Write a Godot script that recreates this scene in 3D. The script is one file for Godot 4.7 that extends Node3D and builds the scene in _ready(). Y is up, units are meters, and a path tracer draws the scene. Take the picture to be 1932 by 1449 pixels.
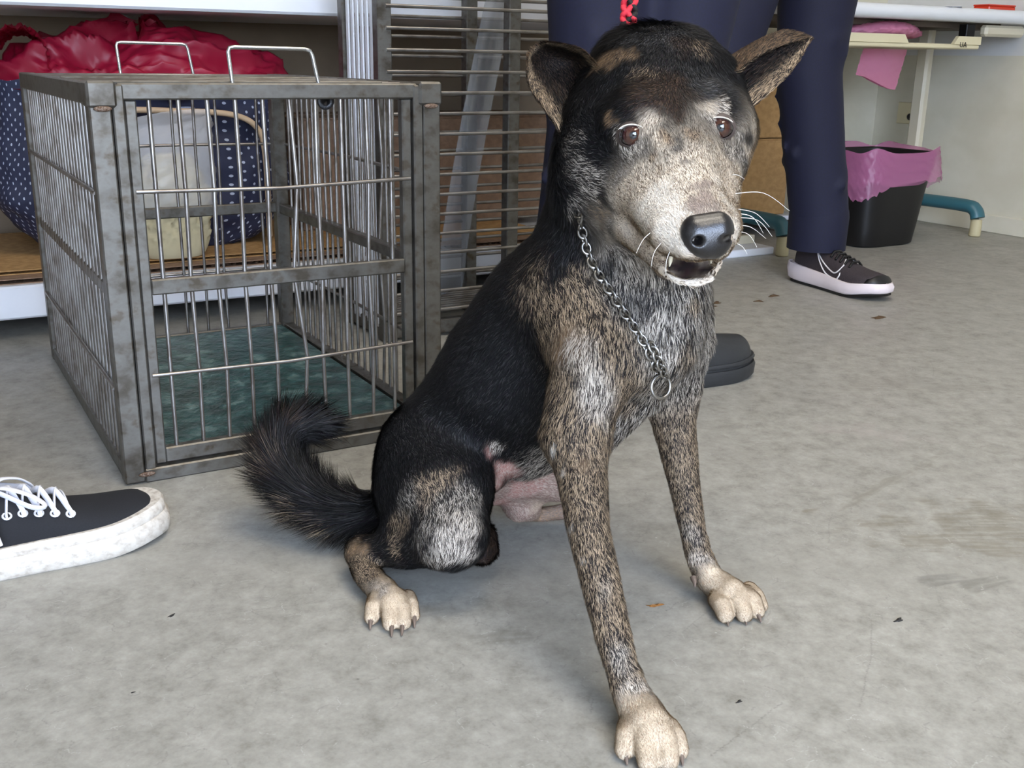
extends Node3D
# A dog sitting on a concrete floor before a steel cage. Units are metres, y is up.
# ROOM: the room's own axes are turned by TURN about the vertical; W(s, y, t) goes s along the back wall and t towards it.
const TURN := 0.5257
const DENSITY := 950000.0

var rng := RandomNumberGenerator.new()
var taken := {}
var M := {}

func _ready() -> void:
	rng.seed = 7
	# ---- camera
	var cam := Camera3D.new()
	cam.name = "camera"
	var c := cos(0.297)
	var s := sin(0.297)
	var up := Vector3(0, c, -s)
	var right := Vector3(1, 0, 0)
	var cr := cos(0.015)
	var sr := sin(0.015)
	cam.transform = Transform3D(Basis(right * cr + up * sr, up * cr - right * sr, Vector3(0, s, c)), Vector3(0, 0.54, 0))
	cam.fov = rad_to_deg(2.0 * atan(724.5 / 2000.0))
	cam.near = 0.05
	cam.far = 60.0
	add_child(cam)
	# ---- sky and exposure
	var we := WorldEnvironment.new()
	we.name = "surroundings"
	var env := Environment.new()
	var sm := ProceduralSkyMaterial.new()
	sm.sky_top_color = Color(0.78, 0.86, 1.0)
	sm.sky_horizon_color = Color(0.90, 0.94, 1.0)
	sm.ground_bottom_color = Color(0.45, 0.46, 0.47)
	sm.ground_horizon_color = Color(0.7, 0.72, 0.74)
	sm.sky_energy_multiplier = 3.5
	sm.ground_energy_multiplier = 1.2
	var sky := Sky.new()
	sky.sky_material = sm
	env.background_mode = Environment.BG_SKY
	env.sky = sky
	env.tonemap_mode = Environment.TONE_MAPPER_LINEAR
	env.tonemap_exposure = 0.97
	env.sdfgi_enabled = true
	env.ssao_enabled = true
	env.ssil_enabled = true
	we.environment = env
	add_child(we)
	# ---- ceiling lamps
	materials()
	for q in [[0.60, 0.35, 2.7], [0.9, -0.8, 2.7], [1.5, 1.45, 1.3]]:
		ceiling_lamp(W(q[0], 2.6, q[1]), q[2])
	room()
	cage()
	bench_and_bags()
	steel_rack()
	desk_corner()
	people()
	debris()
	chain_and_leash()
	dog()

# ---------------------------------------------------------------- places, names, tags
func W(s: float, y: float, t: float) -> Vector3:
	return Vector3(cos(TURN) * s - sin(TURN) * t, y, -sin(TURN) * s - cos(TURN) * t)

func numbered(called: String) -> String:
	if not taken.has(called):
		taken[called] = 0
		return called
	taken[called] += 1
	return "%s_%03d" % [called, taken[called]]

func thing(called: String, label: String, category: String, at: Vector3, turn := TURN, group := "") -> Node3D:
	var o := Node3D.new()
	o.name = numbered(called)
	add_child(o)
	o.position = at
	o.rotation.y = turn
	tag(o, label, category, group)
	return o

func tag(o: Node, label: String, category := "", group := "") -> void:
	o.set_meta("label", label)
	if category:
		o.set_meta("category", category)
	if group:
		o.set_meta("group", group)

func part(called: String, m: Mesh, mat: Material, parent: Node, at := Vector3.ZERO, basis := Basis()) -> MeshInstance3D:
	var o := MeshInstance3D.new()
	o.name = called
	o.mesh = m
	o.material_override = null
	if mat:
		for k in m.get_surface_count():
			o.set_surface_override_material(k, mat)
	o.transform = Transform3D(basis, at)
	parent.add_child(o, true)
	return o

func structure(called: String, m: Mesh, mat: Material, at := Vector3.ZERO, turn := TURN) -> MeshInstance3D:
	var o := part(called, m, mat, self, at, Basis(Vector3.UP, turn))
	o.set_meta("kind", "structure")
	return o

# ---------------------------------------------------------------- mesh building
class MB:
	var v := PackedVector3Array()
	var n := PackedVector3Array()
	var uv := PackedVector2Array()
	var c := PackedColorArray()
	var ix := PackedInt32Array()
	func tri(a: int, b: int, d: int) -> void:
		ix.push_back(a)
		ix.push_back(d)
		ix.push_back(b)
	func flat(a: Vector3, b: Vector3, d: Vector3) -> void:
		var nn := (b - a).cross(d - a).normalized()
		var i := v.size()
		v.append_array([a, b, d])
		n.append_array([nn, nn, nn])
		uv.append_array([Vector2(a.x, a.z), Vector2(b.x, b.z), Vector2(d.x, d.z)])
		tri(i, i + 1, i + 2)
	func quad(a: Vector3, b: Vector3, d: Vector3, e: Vector3) -> void:
		var nn := (b - a).cross(d - a).normalized()
		var i := v.size()
		v.append_array([a, b, d, e])
		n.append_array([nn, nn, nn, nn])
		uv.append_array([Vector2(0, 0), Vector2(1, 0), Vector2(1, 1), Vector2(0, 1)])
		tri(i, i + 1, i + 2)
		tri(i, i + 2, i + 3)
	func box(at: Vector3, size: Vector3, bevel := 0.0, basis := Basis()) -> void:
		var h := size / 2
		var b := minf(bevel, minf(h.x, minf(h.y, h.z)) * 0.9)
		var p := func(x: float, y: float, z: float) -> Vector3: return at + basis * Vector3(x, y, z)
		for axis in 3:
			for sg in [-1.0, 1.0]:
				var q := []
				for k in [[-1, -1], [1, -1], [1, 1], [-1, 1]]:
					var w := Vector3.ZERO
					w[axis] = sg * h[axis]
					w[(axis + 1) % 3] = k[0] * (h[(axis + 1) % 3] - b)
					w[(axis + 2) % 3] = k[1] * (h[(axis + 2) % 3] - b)
					q.append(p.call(w.x, w.y, w.z))
				if sg > 0:
					quad(q[0], q[1], q[2], q[3])
				else:
					quad(q[3], q[2], q[1], q[0])
		if b <= 0:
			return
		for axis in 3:
			var a1 := (axis + 1) % 3
			var a2 := (axis + 2) % 3
			for s1 in [-1.0, 1.0]:
				for s2 in [-1.0, 1.0]:
					var q := []
					for k in [[-1, 0], [1, 0], [1, 1], [-1, 1]]:
						var w := Vector3.ZERO
						w[axis] = k[0] * (h[axis] - b)
						w[a1] = s1 * (h[a1] if k[1] == 0 else h[a1] - b)
						w[a2] = s2 * (h[a2] - b if k[1] == 0 else h[a2])
						q.append(p.call(w.x, w.y, w.z))
					if s1 * s2 > 0:
						quad(q[0], q[1], q[2], q[3])
					else:
						quad(q[3], q[2], q[1], q[0])
		for sx in [-1.0, 1.0]:
			for sy in [-1.0, 1.0]:
				for sz in [-1.0, 1.0]:
					var a: Vector3 = p.call(sx * h.x, sy * (h.y - b), sz * (h.z - b))
					var d: Vector3 = p.call(sx * (h.x - b), sy * h.y, sz * (h.z - b))
					var e: Vector3 = p.call(sx * (h.x - b), sy * (h.y - b), sz * h.z)
					if sx * sy * sz > 0:
						flat(a, d, e)
					else:
						flat(a, e, d)
	func beam(a: Vector3, b: Vector3, w: float, d: float, bevel := 0.0, up := Vector3.UP) -> void:
		var z := (b - a).normalized()
		var x := up.cross(z)
		if x.length() < 0.01:
			x = Vector3(1, 0, 0)
		x = x.normalized()
		box((a + b) / 2, Vector3(w, d, a.distance_to(b)), bevel, Basis(x, z.cross(x), z))
	func tube(pts: PackedVector3Array, r: Variant, sides := 8, caps := true, squash := 1.0, first_side := Vector3.ZERO) -> void:
		var np := pts.size()
		var start := v.size()
		var t0 := (pts[1] - pts[0]).normalized()
		var side := first_side if first_side != Vector3.ZERO else (t0.cross(Vector3.UP) if absf(t0.y) < 0.9 else t0.cross(Vector3.RIGHT))
		side = (side - t0 * side.dot(t0)).normalized()
		for i in np:
			var t := (pts[mini(i + 1, np - 1)] - pts[maxi(i - 1, 0)]).normalized()
			side = (side - t * side.dot(t)).normalized()
			var nn := t.cross(side)
			var rr: float = r if r is float else r[i]
			for k in sides + 1:
				var a := TAU * k / sides
				var d := side * cos(a) + nn * sin(a) * squash
				v.push_back(pts[i] + d * rr)
				n.push_back((side * cos(a) * squash + nn * sin(a)).normalized())
				uv.push_back(Vector2(float(k) / sides, float(i) / (np - 1)))
		for i in np - 1:
			for k in sides:
				var a := start + i * (sides + 1) + k
				tri(a, a + 1, a + sides + 2)
				tri(a, a + sides + 2, a + sides + 1)
		if caps:
			for e in [0, np - 1]:
				var t := (pts[1] - pts[0]).normalized() * -1.0 if e == 0 else (pts[np - 1] - pts[np - 2]).normalized()
				var i := v.size()
				v.push_back(pts[e])
				n.push_back(t)
				uv.push_back(Vector2.ZERO)
				for k in sides + 1:
					v.push_back(v[start + e * (sides + 1) + k])
					n.push_back(t)
					uv.push_back(Vector2.ZERO)
				for k in sides:
					if e == 0:
						tri(i, i + 2 + k, i + 1 + k)
					else:
						tri(i, i + 1 + k, i + 2 + k)
	func grid(nu: int, nv: int, f: Callable, wrap_u := false, flip := false) -> void:
		# f(u, v) in 0..1; normals from neighbours
		var pos := PackedVector3Array()
		pos.resize((nu + 1) * (nv + 1))
		for j in nv + 1:
			for i in nu + 1:
				pos[j * (nu + 1) + i] = f.call(float(i) / nu, float(j) / nv)
		var start := v.size()
		for j in nv + 1:
			for i in nu + 1:
				var il := i - 1
				var ir := i + 1
				if wrap_u:
					il = nu - 1 if i == 0 else i - 1
					ir = 1 if i == nu else i + 1
				else:
					il = maxi(il, 0)
					ir = mini(ir, nu)
				var du := pos[j * (nu + 1) + ir] - pos[j * (nu + 1) + il]
				var dv := pos[mini(j + 1, nv) * (nu + 1) + i] - pos[maxi(j - 1, 0) * (nu + 1) + i]
				var nn := du.cross(dv)
				if nn.length() < 1e-12:
					nn = pos[mini(j + 1, nv) * (nu + 1) + (i + nu / 2) % nu] - pos[maxi(j - 1, 0) * (nu + 1) + i]
				nn = nn.normalized()
				v.push_back(pos[j * (nu + 1) + i])
				n.push_back(-nn if flip else nn)
				uv.push_back(Vector2(float(i) / nu, float(j) / nv))
		for j in nv:
			for i in nu:
				var a := start + j * (nu + 1) + i
				if flip:
					tri(a, a + nu + 2, a + 1)
					tri(a, a + nu + 1, a + nu + 2)
				else:
					tri(a, a + 1, a + nu + 2)
					tri(a, a + nu + 2, a + nu + 1)
	func lathe(profile: Array, sides := 24, at := Vector3.ZERO, basis := Basis()) -> void:
		# profile of [radius, height], bottom to top
		var np := profile.size()
		grid(sides, np - 1, func(u: float, w: float) -> Vector3:
			var q: Array = profile[roundi(w * (np - 1))]
			return at + basis * Vector3(q[0] * cos(TAU * u), q[1], -q[0] * sin(TAU * u)), true)
	func ring(r: float, tr: float, at: Vector3, basis := Basis(), seg := 20, sides := 8, stretch := 1.0) -> void:
		grid(seg, sides, func(u: float, w: float) -> Vector3:
			var a := TAU * u
			var b := TAU * w
			return at + basis * Vector3((r + tr * cos(b)) * cos(a) * stretch, (r + tr * cos(b)) * sin(a), tr * sin(b)), true)
	func ball(at: Vector3, r: Vector3, seg := 16, basis := Basis()) -> void:
		grid(seg, seg / 2, func(u: float, w: float) -> Vector3:
			var a := PI * (w - 0.5)
			return at + basis * Vector3(r.x * cos(a) * cos(TAU * u), r.y * sin(a), -r.z * cos(a) * sin(TAU * u)), true)
	func prism(poly: PackedVector2Array, depth: float, at := Vector3.ZERO, basis := Basis()) -> void:
		# poly counter-clockwise in x, y; extruded along z from 0 to depth
		var t := Geometry2D.triangulate_polygon(poly)
		for k in t.size() / 3:
			var a := poly[t[k * 3]]
			var b := poly[t[k * 3 + 1]]
			var d := poly[t[k * 3 + 2]]
			if (b - a).cross(d - a) < 0:
				var e := b
				b = d
				d = e
			flat(at + basis * Vector3(a.x, a.y, depth), at + basis * Vector3(b.x, b.y, depth), at + basis * Vector3(d.x, d.y, depth))
			flat(at + basis * Vector3(a.x, a.y, 0), at + basis * Vector3(d.x, d.y, 0), at + basis * Vector3(b.x, b.y, 0))
		var m := poly.size()
		for k in m:
			var a := poly[k]
			var b := poly[(k + 1) % m]
			quad(at + basis * Vector3(a.x, a.y, 0), at + basis * Vector3(b.x, b.y, 0), at + basis * Vector3(b.x, b.y, depth), at + basis * Vector3(a.x, a.y, depth))
	func mesh() -> ArrayMesh:
		var a := []
		a.resize(Mesh.ARRAY_MAX)
		a[Mesh.ARRAY_VERTEX] = v
		a[Mesh.ARRAY_NORMAL] = n
		if uv.size() == v.size():
			a[Mesh.ARRAY_TEX_UV] = uv
		if c.size() == v.size():
			a[Mesh.ARRAY_COLOR] = c
		a[Mesh.ARRAY_INDEX] = ix
		var m := ArrayMesh.new()
		m.add_surface_from_arrays(Mesh.PRIMITIVE_TRIANGLES, a)
		return m

func box_mesh(at: Vector3, size: Vector3, bevel := 0.002) -> ArrayMesh:
	var b := MB.new()
	b.box(at, size, bevel)
	return b.mesh()

func tube_mesh(pts: Array, r: Variant, sides := 8) -> ArrayMesh:
	var b := MB.new()
	b.tube(PackedVector3Array(pts), r, sides)
	return b.mesh()

func smooth_path(pts: Array, steps := 6) -> PackedVector3Array:
	var out := PackedVector3Array()
	for i in pts.size() - 1:
		var a: Vector3 = pts[maxi(i - 1, 0)]
		var b: Vector3 = pts[i]
		var d: Vector3 = pts[i + 1]
		var e: Vector3 = pts[mini(i + 2, pts.size() - 1)]
		for k in steps:
			out.push_back(b.cubic_interpolate(d, a, e, float(k) / steps))
	out.push_back(pts[pts.size() - 1])
	return out

# ---------------------------------------------------------------- materials
func noise_tex(sd: int, freq: float, octaves: int, cols: Array, size := 1024, kind := FastNoiseLite.TYPE_SIMPLEX_SMOOTH, warp := 0.0, gain := 0.55) -> NoiseTexture2D:
	var f := FastNoiseLite.new()
	f.seed = sd
	f.noise_type = kind
	f.frequency = freq
	f.fractal_octaves = octaves
	f.fractal_gain = gain
	if warp > 0:
		f.domain_warp_enabled = true
		f.domain_warp_amplitude = warp
		f.domain_warp_frequency = freq * 2
	var t := NoiseTexture2D.new()
	t.width = size
	t.height = size
	t.seamless = true
	t.noise = f
	if cols:
		var g := Gradient.new()
		g.offsets = PackedFloat32Array()
		var off := PackedFloat32Array()
		var co := PackedColorArray()
		for q in cols:
			off.push_back(q[0])
			co.push_back(q[1])
		g.offsets = off
		g.colors = co
		t.color_ramp = g
	return t

func mat(col: Color, rough := 0.6, metal := 0.0, tex: Texture2D = null, scale := 1.0) -> StandardMaterial3D:
	var m := StandardMaterial3D.new()
	m.albedo_color = col
	m.roughness = rough
	m.metallic = metal
	if tex:
		m.albedo_texture = tex
		m.uv1_triplanar = true
		m.uv1_world_triplanar = true
		m.uv1_scale = Vector3.ONE * scale
	return m

func relief(m: StandardMaterial3D, tex: Texture2D, depth: float) -> StandardMaterial3D:
	m.heightmap_enabled = true
	m.heightmap_texture = tex
	m.heightmap_scale = depth
	return m

func clear(col: Color, alpha: float, rough := 0.1) -> StandardMaterial3D:
	var m := mat(Color(col, alpha), rough)
	m.transparency = BaseMaterial3D.TRANSPARENCY_ALPHA
	return m

func g(x: float) -> Color:
	return Color(x, x, x)

func materials() -> void:
	var bump := noise_tex(3, 0.02, 5, [])
	var steel_t := noise_tex(11, 0.010, 6, [[0.2, Color(0.56, 0.53, 0.49)], [0.40, Color(0.74, 0.73, 0.71)], [0.60, Color(0.80, 0.80, 0.79)], [0.72, Color(0.74, 0.72, 0.69)], [0.82, Color(0.60, 0.55, 0.48)]])
	M.steel = mat(Color(0.55, 0.54, 0.52), 0.42, 0.75, steel_t, 2.2)
	var rod_t := noise_tex(12, 0.008, 4, [[0.25, Color(0.66, 0.63, 0.60)], [0.5, Color(0.82, 0.81, 0.80)], [0.8, Color(0.88, 0.88, 0.87)]])
	M.rod = mat(Color(0.72, 0.71, 0.70), 0.34, 0.9, rod_t, 2.0)
	M.wire = mat(Color(0.82, 0.82, 0.81), 0.25, 0.95)
	var rust_t := noise_tex(13, 0.03, 5, [[0.3, Color(0.30, 0.21, 0.15)], [0.55, Color(0.45, 0.36, 0.29)], [0.75, Color(0.60, 0.57, 0.53)]])
	M.weld = mat(g(1.0), 0.8, 0.3, rust_t, 12.0)
	M.green = relief(mat(g(1.0), 0.28, 0.0, noise_tex(14, 0.01, 5, [[0.25, Color(0.10, 0.21, 0.20)], [0.5, Color(0.14, 0.28, 0.27)], [0.62, Color(0.18, 0.32, 0.31)], [0.8, Color(0.40, 0.50, 0.48)]], 1024, FastNoiseLite.TYPE_SIMPLEX_SMOOTH, 60.0), 1.8), bump, 0.25)
	M.plaster = mat(g(1.0), 0.85, 0.0, noise_tex(15, 0.006, 5, [[0.3, Color(0.80, 0.80, 0.79)], [0.7, Color(0.85, 0.85, 0.84)]]), 0.6)
	M.cream_wall = mat(g(1.0), 0.6, 0.0, noise_tex(16, 0.006, 5, [[0.3, Color(0.80, 0.78, 0.70)], [0.7, Color(0.84, 0.82, 0.75)]]), 0.6)
	M.tan_wall = mat(g(1.0), 0.85, 0.0, noise_tex(17, 0.006, 5, [[0.3, Color(0.50, 0.44, 0.37)], [0.7, Color(0.55, 0.49, 0.41)]]), 0.6)
	M.white_lam = mat(Color(0.88, 0.89, 0.91), 0.35)
	M.card = mat(g(1.0), 0.85, 0.0, noise_tex(18, 0.02, 5, [[0.3, Color(0.66, 0.51, 0.32)], [0.7, Color(0.73, 0.58, 0.38)]]), 2.0)
	M.card_dark = mat(g(1.0), 0.85, 0.0, noise_tex(19, 0.02, 5, [[0.3, Color(0.50, 0.40, 0.32)], [0.7, Color(0.58, 0.47, 0.38)]]), 2.0)
	M.tape = mat(Color(0.60, 0.44, 0.26), 0.35)
	M.black_plastic = mat(Color(0.055, 0.055, 0.06), 0.45)
	M.rubber = relief(mat(Color(0.14, 0.145, 0.15), 0.5), noise_tex(20, 0.02, 4, []), 0.02)
	M.teal = mat(Color(0.20, 0.38, 0.42), 0.4)
	M.cream_metal = mat(Color(0.80, 0.77, 0.68), 0.5)
	M.cream_plastic = mat(Color(0.84, 0.80, 0.66), 0.5)
	M.glide = mat(Color(0.72, 0.68, 0.54), 0.6)
	M.desk = mat(Color(0.86, 0.87, 0.88), 0.3)
	M.dark_metal = mat(Color(0.06, 0.06, 0.065), 0.5, 0.4)
	M.under = mat(Color(0.35, 0.31, 0.27), 0.8)
	M.paper = mat(Color(0.88, 0.89, 0.92), 0.7)
	M.orange = mat(Color(0.80, 0.22, 0.12), 0.3)
	M.ink = mat(Color(0.10, 0.09, 0.08), 0.7)

# ---------------------------------------------------------------- the room
func ceiling_lamp(at: Vector3, strength: float) -> void:
	var t := thing("ceiling_light", "flat white ceiling light panel in slim frame overhead", "light", at, TURN, "ceiling light panels")
	var frame := MB.new()
	for k in [-1.0, 1.0]:
		frame.box(Vector3(0.62 * k, -0.02, 0), Vector3(0.03, 0.04, 0.66), 0.003)
		frame.box(Vector3(0, -0.02, 0.315 * k), Vector3(1.21, 0.04, 0.03), 0.003)
	part("frame", frame.mesh(), M.white_lam, t)
	var glow := mat(Color(0.95, 0.95, 0.93), 0.5)
	glow.emission_enabled = true
	glow.emission = Color(1.0, 0.97, 0.92)
	glow.emission_energy_multiplier = 0.8 * strength
	part("diffuser", box_mesh(Vector3(0, -0.012, 0), Vector3(1.2, 0.012, 0.6), 0.0), glow, t)
	var l := AreaLight3D.new()
	l.name = "lamp_light"
	l.area_size = Vector2(1.2, 0.6)
	l.light_color = Color(1.0, 0.96, 0.90)
	l.light_energy = strength
	l.shadow_enabled = true
	l.area_range = 12.0
	t.add_child(l)
	l.position = Vector3(0, -0.03, 0)
	l.rotation.x = -PI / 2

func room() -> void:
	# one even sheet of floor with its own metre coordinates for the marks
	var top := MB.new()
	top.box(Vector3(0, -0.1, 0), Vector3(5.4, 0.2, 5.4), 0.0)
	var arr := []
	arr.resize(Mesh.ARRAY_MAX)
	arr[Mesh.ARRAY_VERTEX] = top.v
	arr[Mesh.ARRAY_NORMAL] = top.n
	arr[Mesh.ARRAY_INDEX] = top.ix
	var uv2 := PackedVector2Array()
	for q in top.v:
		uv2.push_back(Vector2(q.x / 2.7 + 1.0, q.z / 2.7 + 1.0))
	arr[Mesh.ARRAY_TEX_UV] = uv2
	arr[Mesh.ARRAY_TEX_UV2] = uv2
	var sheet := ArrayMesh.new()
	sheet.add_surface_from_arrays(Mesh.PRIMITIVE_TRIANGLES, arr)
	structure("floor", sheet, floor_material(), W(0.95, 0, 0.5))
	# back wall t = 2.89, right wall s = 3.25, left wall s = -1.6, front wall t = -2.0
	var b := MB.new()
	b.box(Vector3(0, 1.3, 0), Vector3(5.3, 2.6, 0.12), 0.0)
	structure("wall_back", b.mesh(), M.tan_wall, W(0.85, 0, 2.95))
	# the corner behind the desk is painted cream below and white above
	var low := MB.new()
	low.box(Vector3(0, 0.2875, 0), Vector3(0.1, 0.575, 4.95), 0.0)
	structure("wall_right", low.mesh(), M.cream_wall, W(3.27, 0, 0.47))
	var hi := MB.new()
	hi.box(Vector3(0, 1.5875, 0), Vector3(0.1, 2.025, 4.95), 0.0)
	structure("wall_right_upper", hi.mesh(), M.plaster, W(3.27, 0, 0.47))
	var panel := MB.new()
	panel.box(Vector3(0, 1.3, 0), Vector3(1.30, 2.6, 0.02), 0.0)
	structure("wall_back_corner", panel.mesh(), M.cream_wall, W(2.60, 0, 2.88))
	var base := MB.new()
	base.box(Vector3(0, 0.03, 0), Vector3(0.012, 0.06, 4.9), 0.003)
	structure("baseboard_right", base.mesh(), M.cream_wall, W(3.214, 0, 0.45))
	var l := MB.new()
	l.box(Vector3(0, 1.3, 0), Vector3(0.12, 2.6, 5.2), 0.0)
	structure("wall_left", l.mesh(), M.plaster, W(-1.66, 0, 0.45))
	# the wall behind the camera has a wide open doorway to daylight
	var f := MB.new()
	f.box(Vector3(-2.45, 1.3, 0), Vector3(0.1, 2.6, 0.12), 0.0)
	f.box(Vector3(1.20, 1.3, 0), Vector3(2.6, 2.6, 0.12), 0.0)
	f.box(Vector3(-1.25, 2.45, 0), Vector3(2.3, 0.3, 0.12), 0.0)
	structure("wall_front", f.mesh(), M.plaster, W(0.8, 0, -2.06))
	var ce := MB.new()
	ce.box(Vector3(0, 0.06, 0), Vector3(5.2, 0.12, 5.2), 0.0)
	structure("ceiling", ce.mesh(), M.plaster, W(0.85, 2.6, 0.45))

func floor_material() -> StandardMaterial3D:
	var t := noise_tex(31, 0.022, 7, [[0.12, Color(0.49, 0.48, 0.445)], [0.40, Color(0.565, 0.555, 0.52)], [0.55, Color(0.59, 0.58, 0.545)], [0.88, Color(0.645, 0.635, 0.60)]], 2048, FastNoiseLite.TYPE_SIMPLEX_SMOOTH, 0.0, 0.82)
	var m := mat(g(1.0), 0.52, 0.0, t, 0.42)
	m.roughness_texture = noise_tex(32, 0.01, 6, [[0.2, g(0.72)], [0.8, g(1.0)]])
	relief(m, noise_tex(33, 0.03, 5, []), 0.02)
	m.detail_enabled = true
	m.detail_blend_mode = BaseMaterial3D.BLEND_MODE_MIX
	m.detail_uv_layer = BaseMaterial3D.DETAIL_UV_2
	m.detail_albedo = ImageTexture.create_from_image(floor_marks())
	return m

func floor_marks() -> Image:
	# scratches, scuffs, specks and old stains worn into the concrete; one picture covers 2.7 m of floor
	var n := 2048
	var im := Image.create(n, n, false, Image.FORMAT_RGBA8)
	im.fill(Color(0.5, 0.49, 0.46, 0.0))
	var r := RandomNumberGenerator.new()
	r.seed = 77
	var dot := func(x: float, y: float, rad: float, c: Color) -> void:
		for j in range(int(-rad) - 1, int(rad) + 2):
			for i in range(int(-rad) - 1, int(rad) + 2):
				var d := sqrt(i * i + j * j)
				if d < rad + 0.5:
					var px := posmod(int(x) + i, n)
					var py := posmod(int(y) + j, n)
					var k := clampf(rad + 0.5 - d, 0, 1) * c.a
					var o := im.get_pixel(px, py)
					if o.a < k:
						im.set_pixel(px, py, Color(c.r, c.g, c.b, k))
	# worm-like hair cracks of the trowelled surface
	for q in 13000:
		var x := r.randf() * n
		var y := r.randf() * n
		var a := r.randf() * TAU
		var dark := r.randf() < 0.62
		var c := Color(0.40, 0.39, 0.37, r.randf_range(0.2, 0.55)) if dark else Color(0.80, 0.79, 0.77, r.randf_range(0.2, 0.5))
		for k in r.randi_range(4, 16):
			dot.call(x, y, 0.3, c)
			a += r.randf_range(-0.7, 0.7)
			x += cos(a) * 1.1
			y += sin(a) * 1.1
	# long scratches
	for q in 90:
		var x := r.randf() * n
		var y := r.randf() * n
		var a := r.randf() * TAU
		var bend := r.randf_range(-0.004, 0.004)
		var c := Color(0.34, 0.33, 0.31, r.randf_range(0.15, 0.42))
		if r.randf() < 0.3:
			c = Color(0.84, 0.83, 0.80, r.randf_range(0.2, 0.5))
		for k in r.randi_range(20, 120):
			dot.call(x, y, r.randf_range(0.0, 0.45), c)
			a += bend
			x += cos(a)
			y += sin(a)
	for q in 420:
		dot.call(r.randf() * n, r.randf() * n, r.randf_range(0.1, 1.1), Color(0.22, 0.21, 0.19, r.randf_range(0.25, 0.7)))
	for q in 260:
		dot.call(r.randf() * n, r.randf() * n, r.randf_range(0.1, 0.9), Color(0.90, 0.90, 0.88, r.randf_range(0.25, 0.7)))
	# the scratches and the fine crack that stand out: from, to in s and t
	var sc := n / 2.7
	for q in [[0.208, 1.161, 0.40, 1.09, 0.5], [0.429, 0.974, 0.533, 1.036, 0.7], [0.514, 0.555, 0.619, 0.583, 0.6], [0.803, 0.647, 0.75, 0.60, 0.5], [0.75, 0.60, 0.671, 0.546, 0.6], [0.90, 0.80, 0.97, 0.86, 0.5], [0.20, 0.98, 0.36, 0.94, 0.35]]:
		var len_px: float = Vector2(q[0], q[1]).distance_to(Vector2(q[2], q[3])) * sc
		var off := 0.0
		for k in int(len_px):
			var w := k / len_px
			off += r.randf_range(-0.35, 0.35)
			dot.call((lerpf(q[0], q[2], w) - 0.95 + 2.7) * sc + off, (-(lerpf(q[1], q[3], w) - 0.5) + 2.7) * sc + off * 0.5, r.randf_range(0.0, 0.5), Color(0.30, 0.29, 0.27, q[4] * r.randf_range(0.5, 1.0)))
	# stains with ragged outlines: [s, t, half length, half width, turn, colour]
	var f := FastNoiseLite.new()
	f.seed = 5
	f.frequency = 0.02
	f.fractal_octaves = 5
	var scale := n / 2.7
	for q in [[1.12, 0.72, 0.17, 0.085, 0.5, Color(0.44, 0.41, 0.34, 0.55)], [0.940, 0.672, 0.035, 0.012, 0.3, Color(0.36, 0.35, 0.33, 0.5)], [0.975, 0.645, 0.04, 0.014, 0.1, Color(0.38, 0.37, 0.34, 0.5)], [1.13, 0.90, 0.13, 0.012, -0.25, Color(0.45, 0.43, 0.38, 0.5)], [0.949, 0.878, 0.018, 0.007, 0.0, Color(0.46, 0.43, 0.36, 0.6)], [1.5, 1.2, 0.14, 0.05, 0.6, Color(0.48, 0.46, 0.42, 0.35)], [1.25, 1.05, 0.10, 0.04, 0.9, Color(0.66, 0.62, 0.60, 0.35)], [0.40, 0.88, 0.05, 0.02, 0.2, Color(0.44, 0.43, 0.40, 0.35)], [0.455, 0.80, 0.035, 0.016, 0.4, Color(0.42, 0.41, 0.37, 0.45)]]:
		var cx: float = (q[0] - 0.95 + 2.7) * scale
		var cy: float = (-(q[1] - 0.5) + 2.7) * scale
		var lr: float = q[2] * scale
		var wr: float = q[3] * scale
		for j in range(int(-lr * 1.3), int(lr * 1.3)):
			for i in range(int(-lr * 1.3), int(lr * 1.3)):
				var u := (i * cos(q[4]) + j * sin(q[4])) / lr
				var w := (-i * sin(q[4]) + j * cos(q[4])) / wr
				var d := sqrt(u * u + w * w) + f.get_noise_2d(cx + i, cy + j) * 0.9
				var streak := clampf(0.62 + 1.1 * f.get_noise_2d((u * lr) * 0.9, (w * wr) * 7.0), 0.1, 1.0)
				var k: float = clampf((1.0 - d) * 3.0, 0.0, 1.0) * q[5].a * streak
				if k > 0.02:
					var px := posmod(int(cx) + i, n)
					var py := posmod(int(cy) + j, n)
					var o := im.get_pixel(px, py)
					if o.a < k:
						im.set_pixel(px, py, Color(q[5].r, q[5].g, q[5].b, k))
	return im

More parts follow.
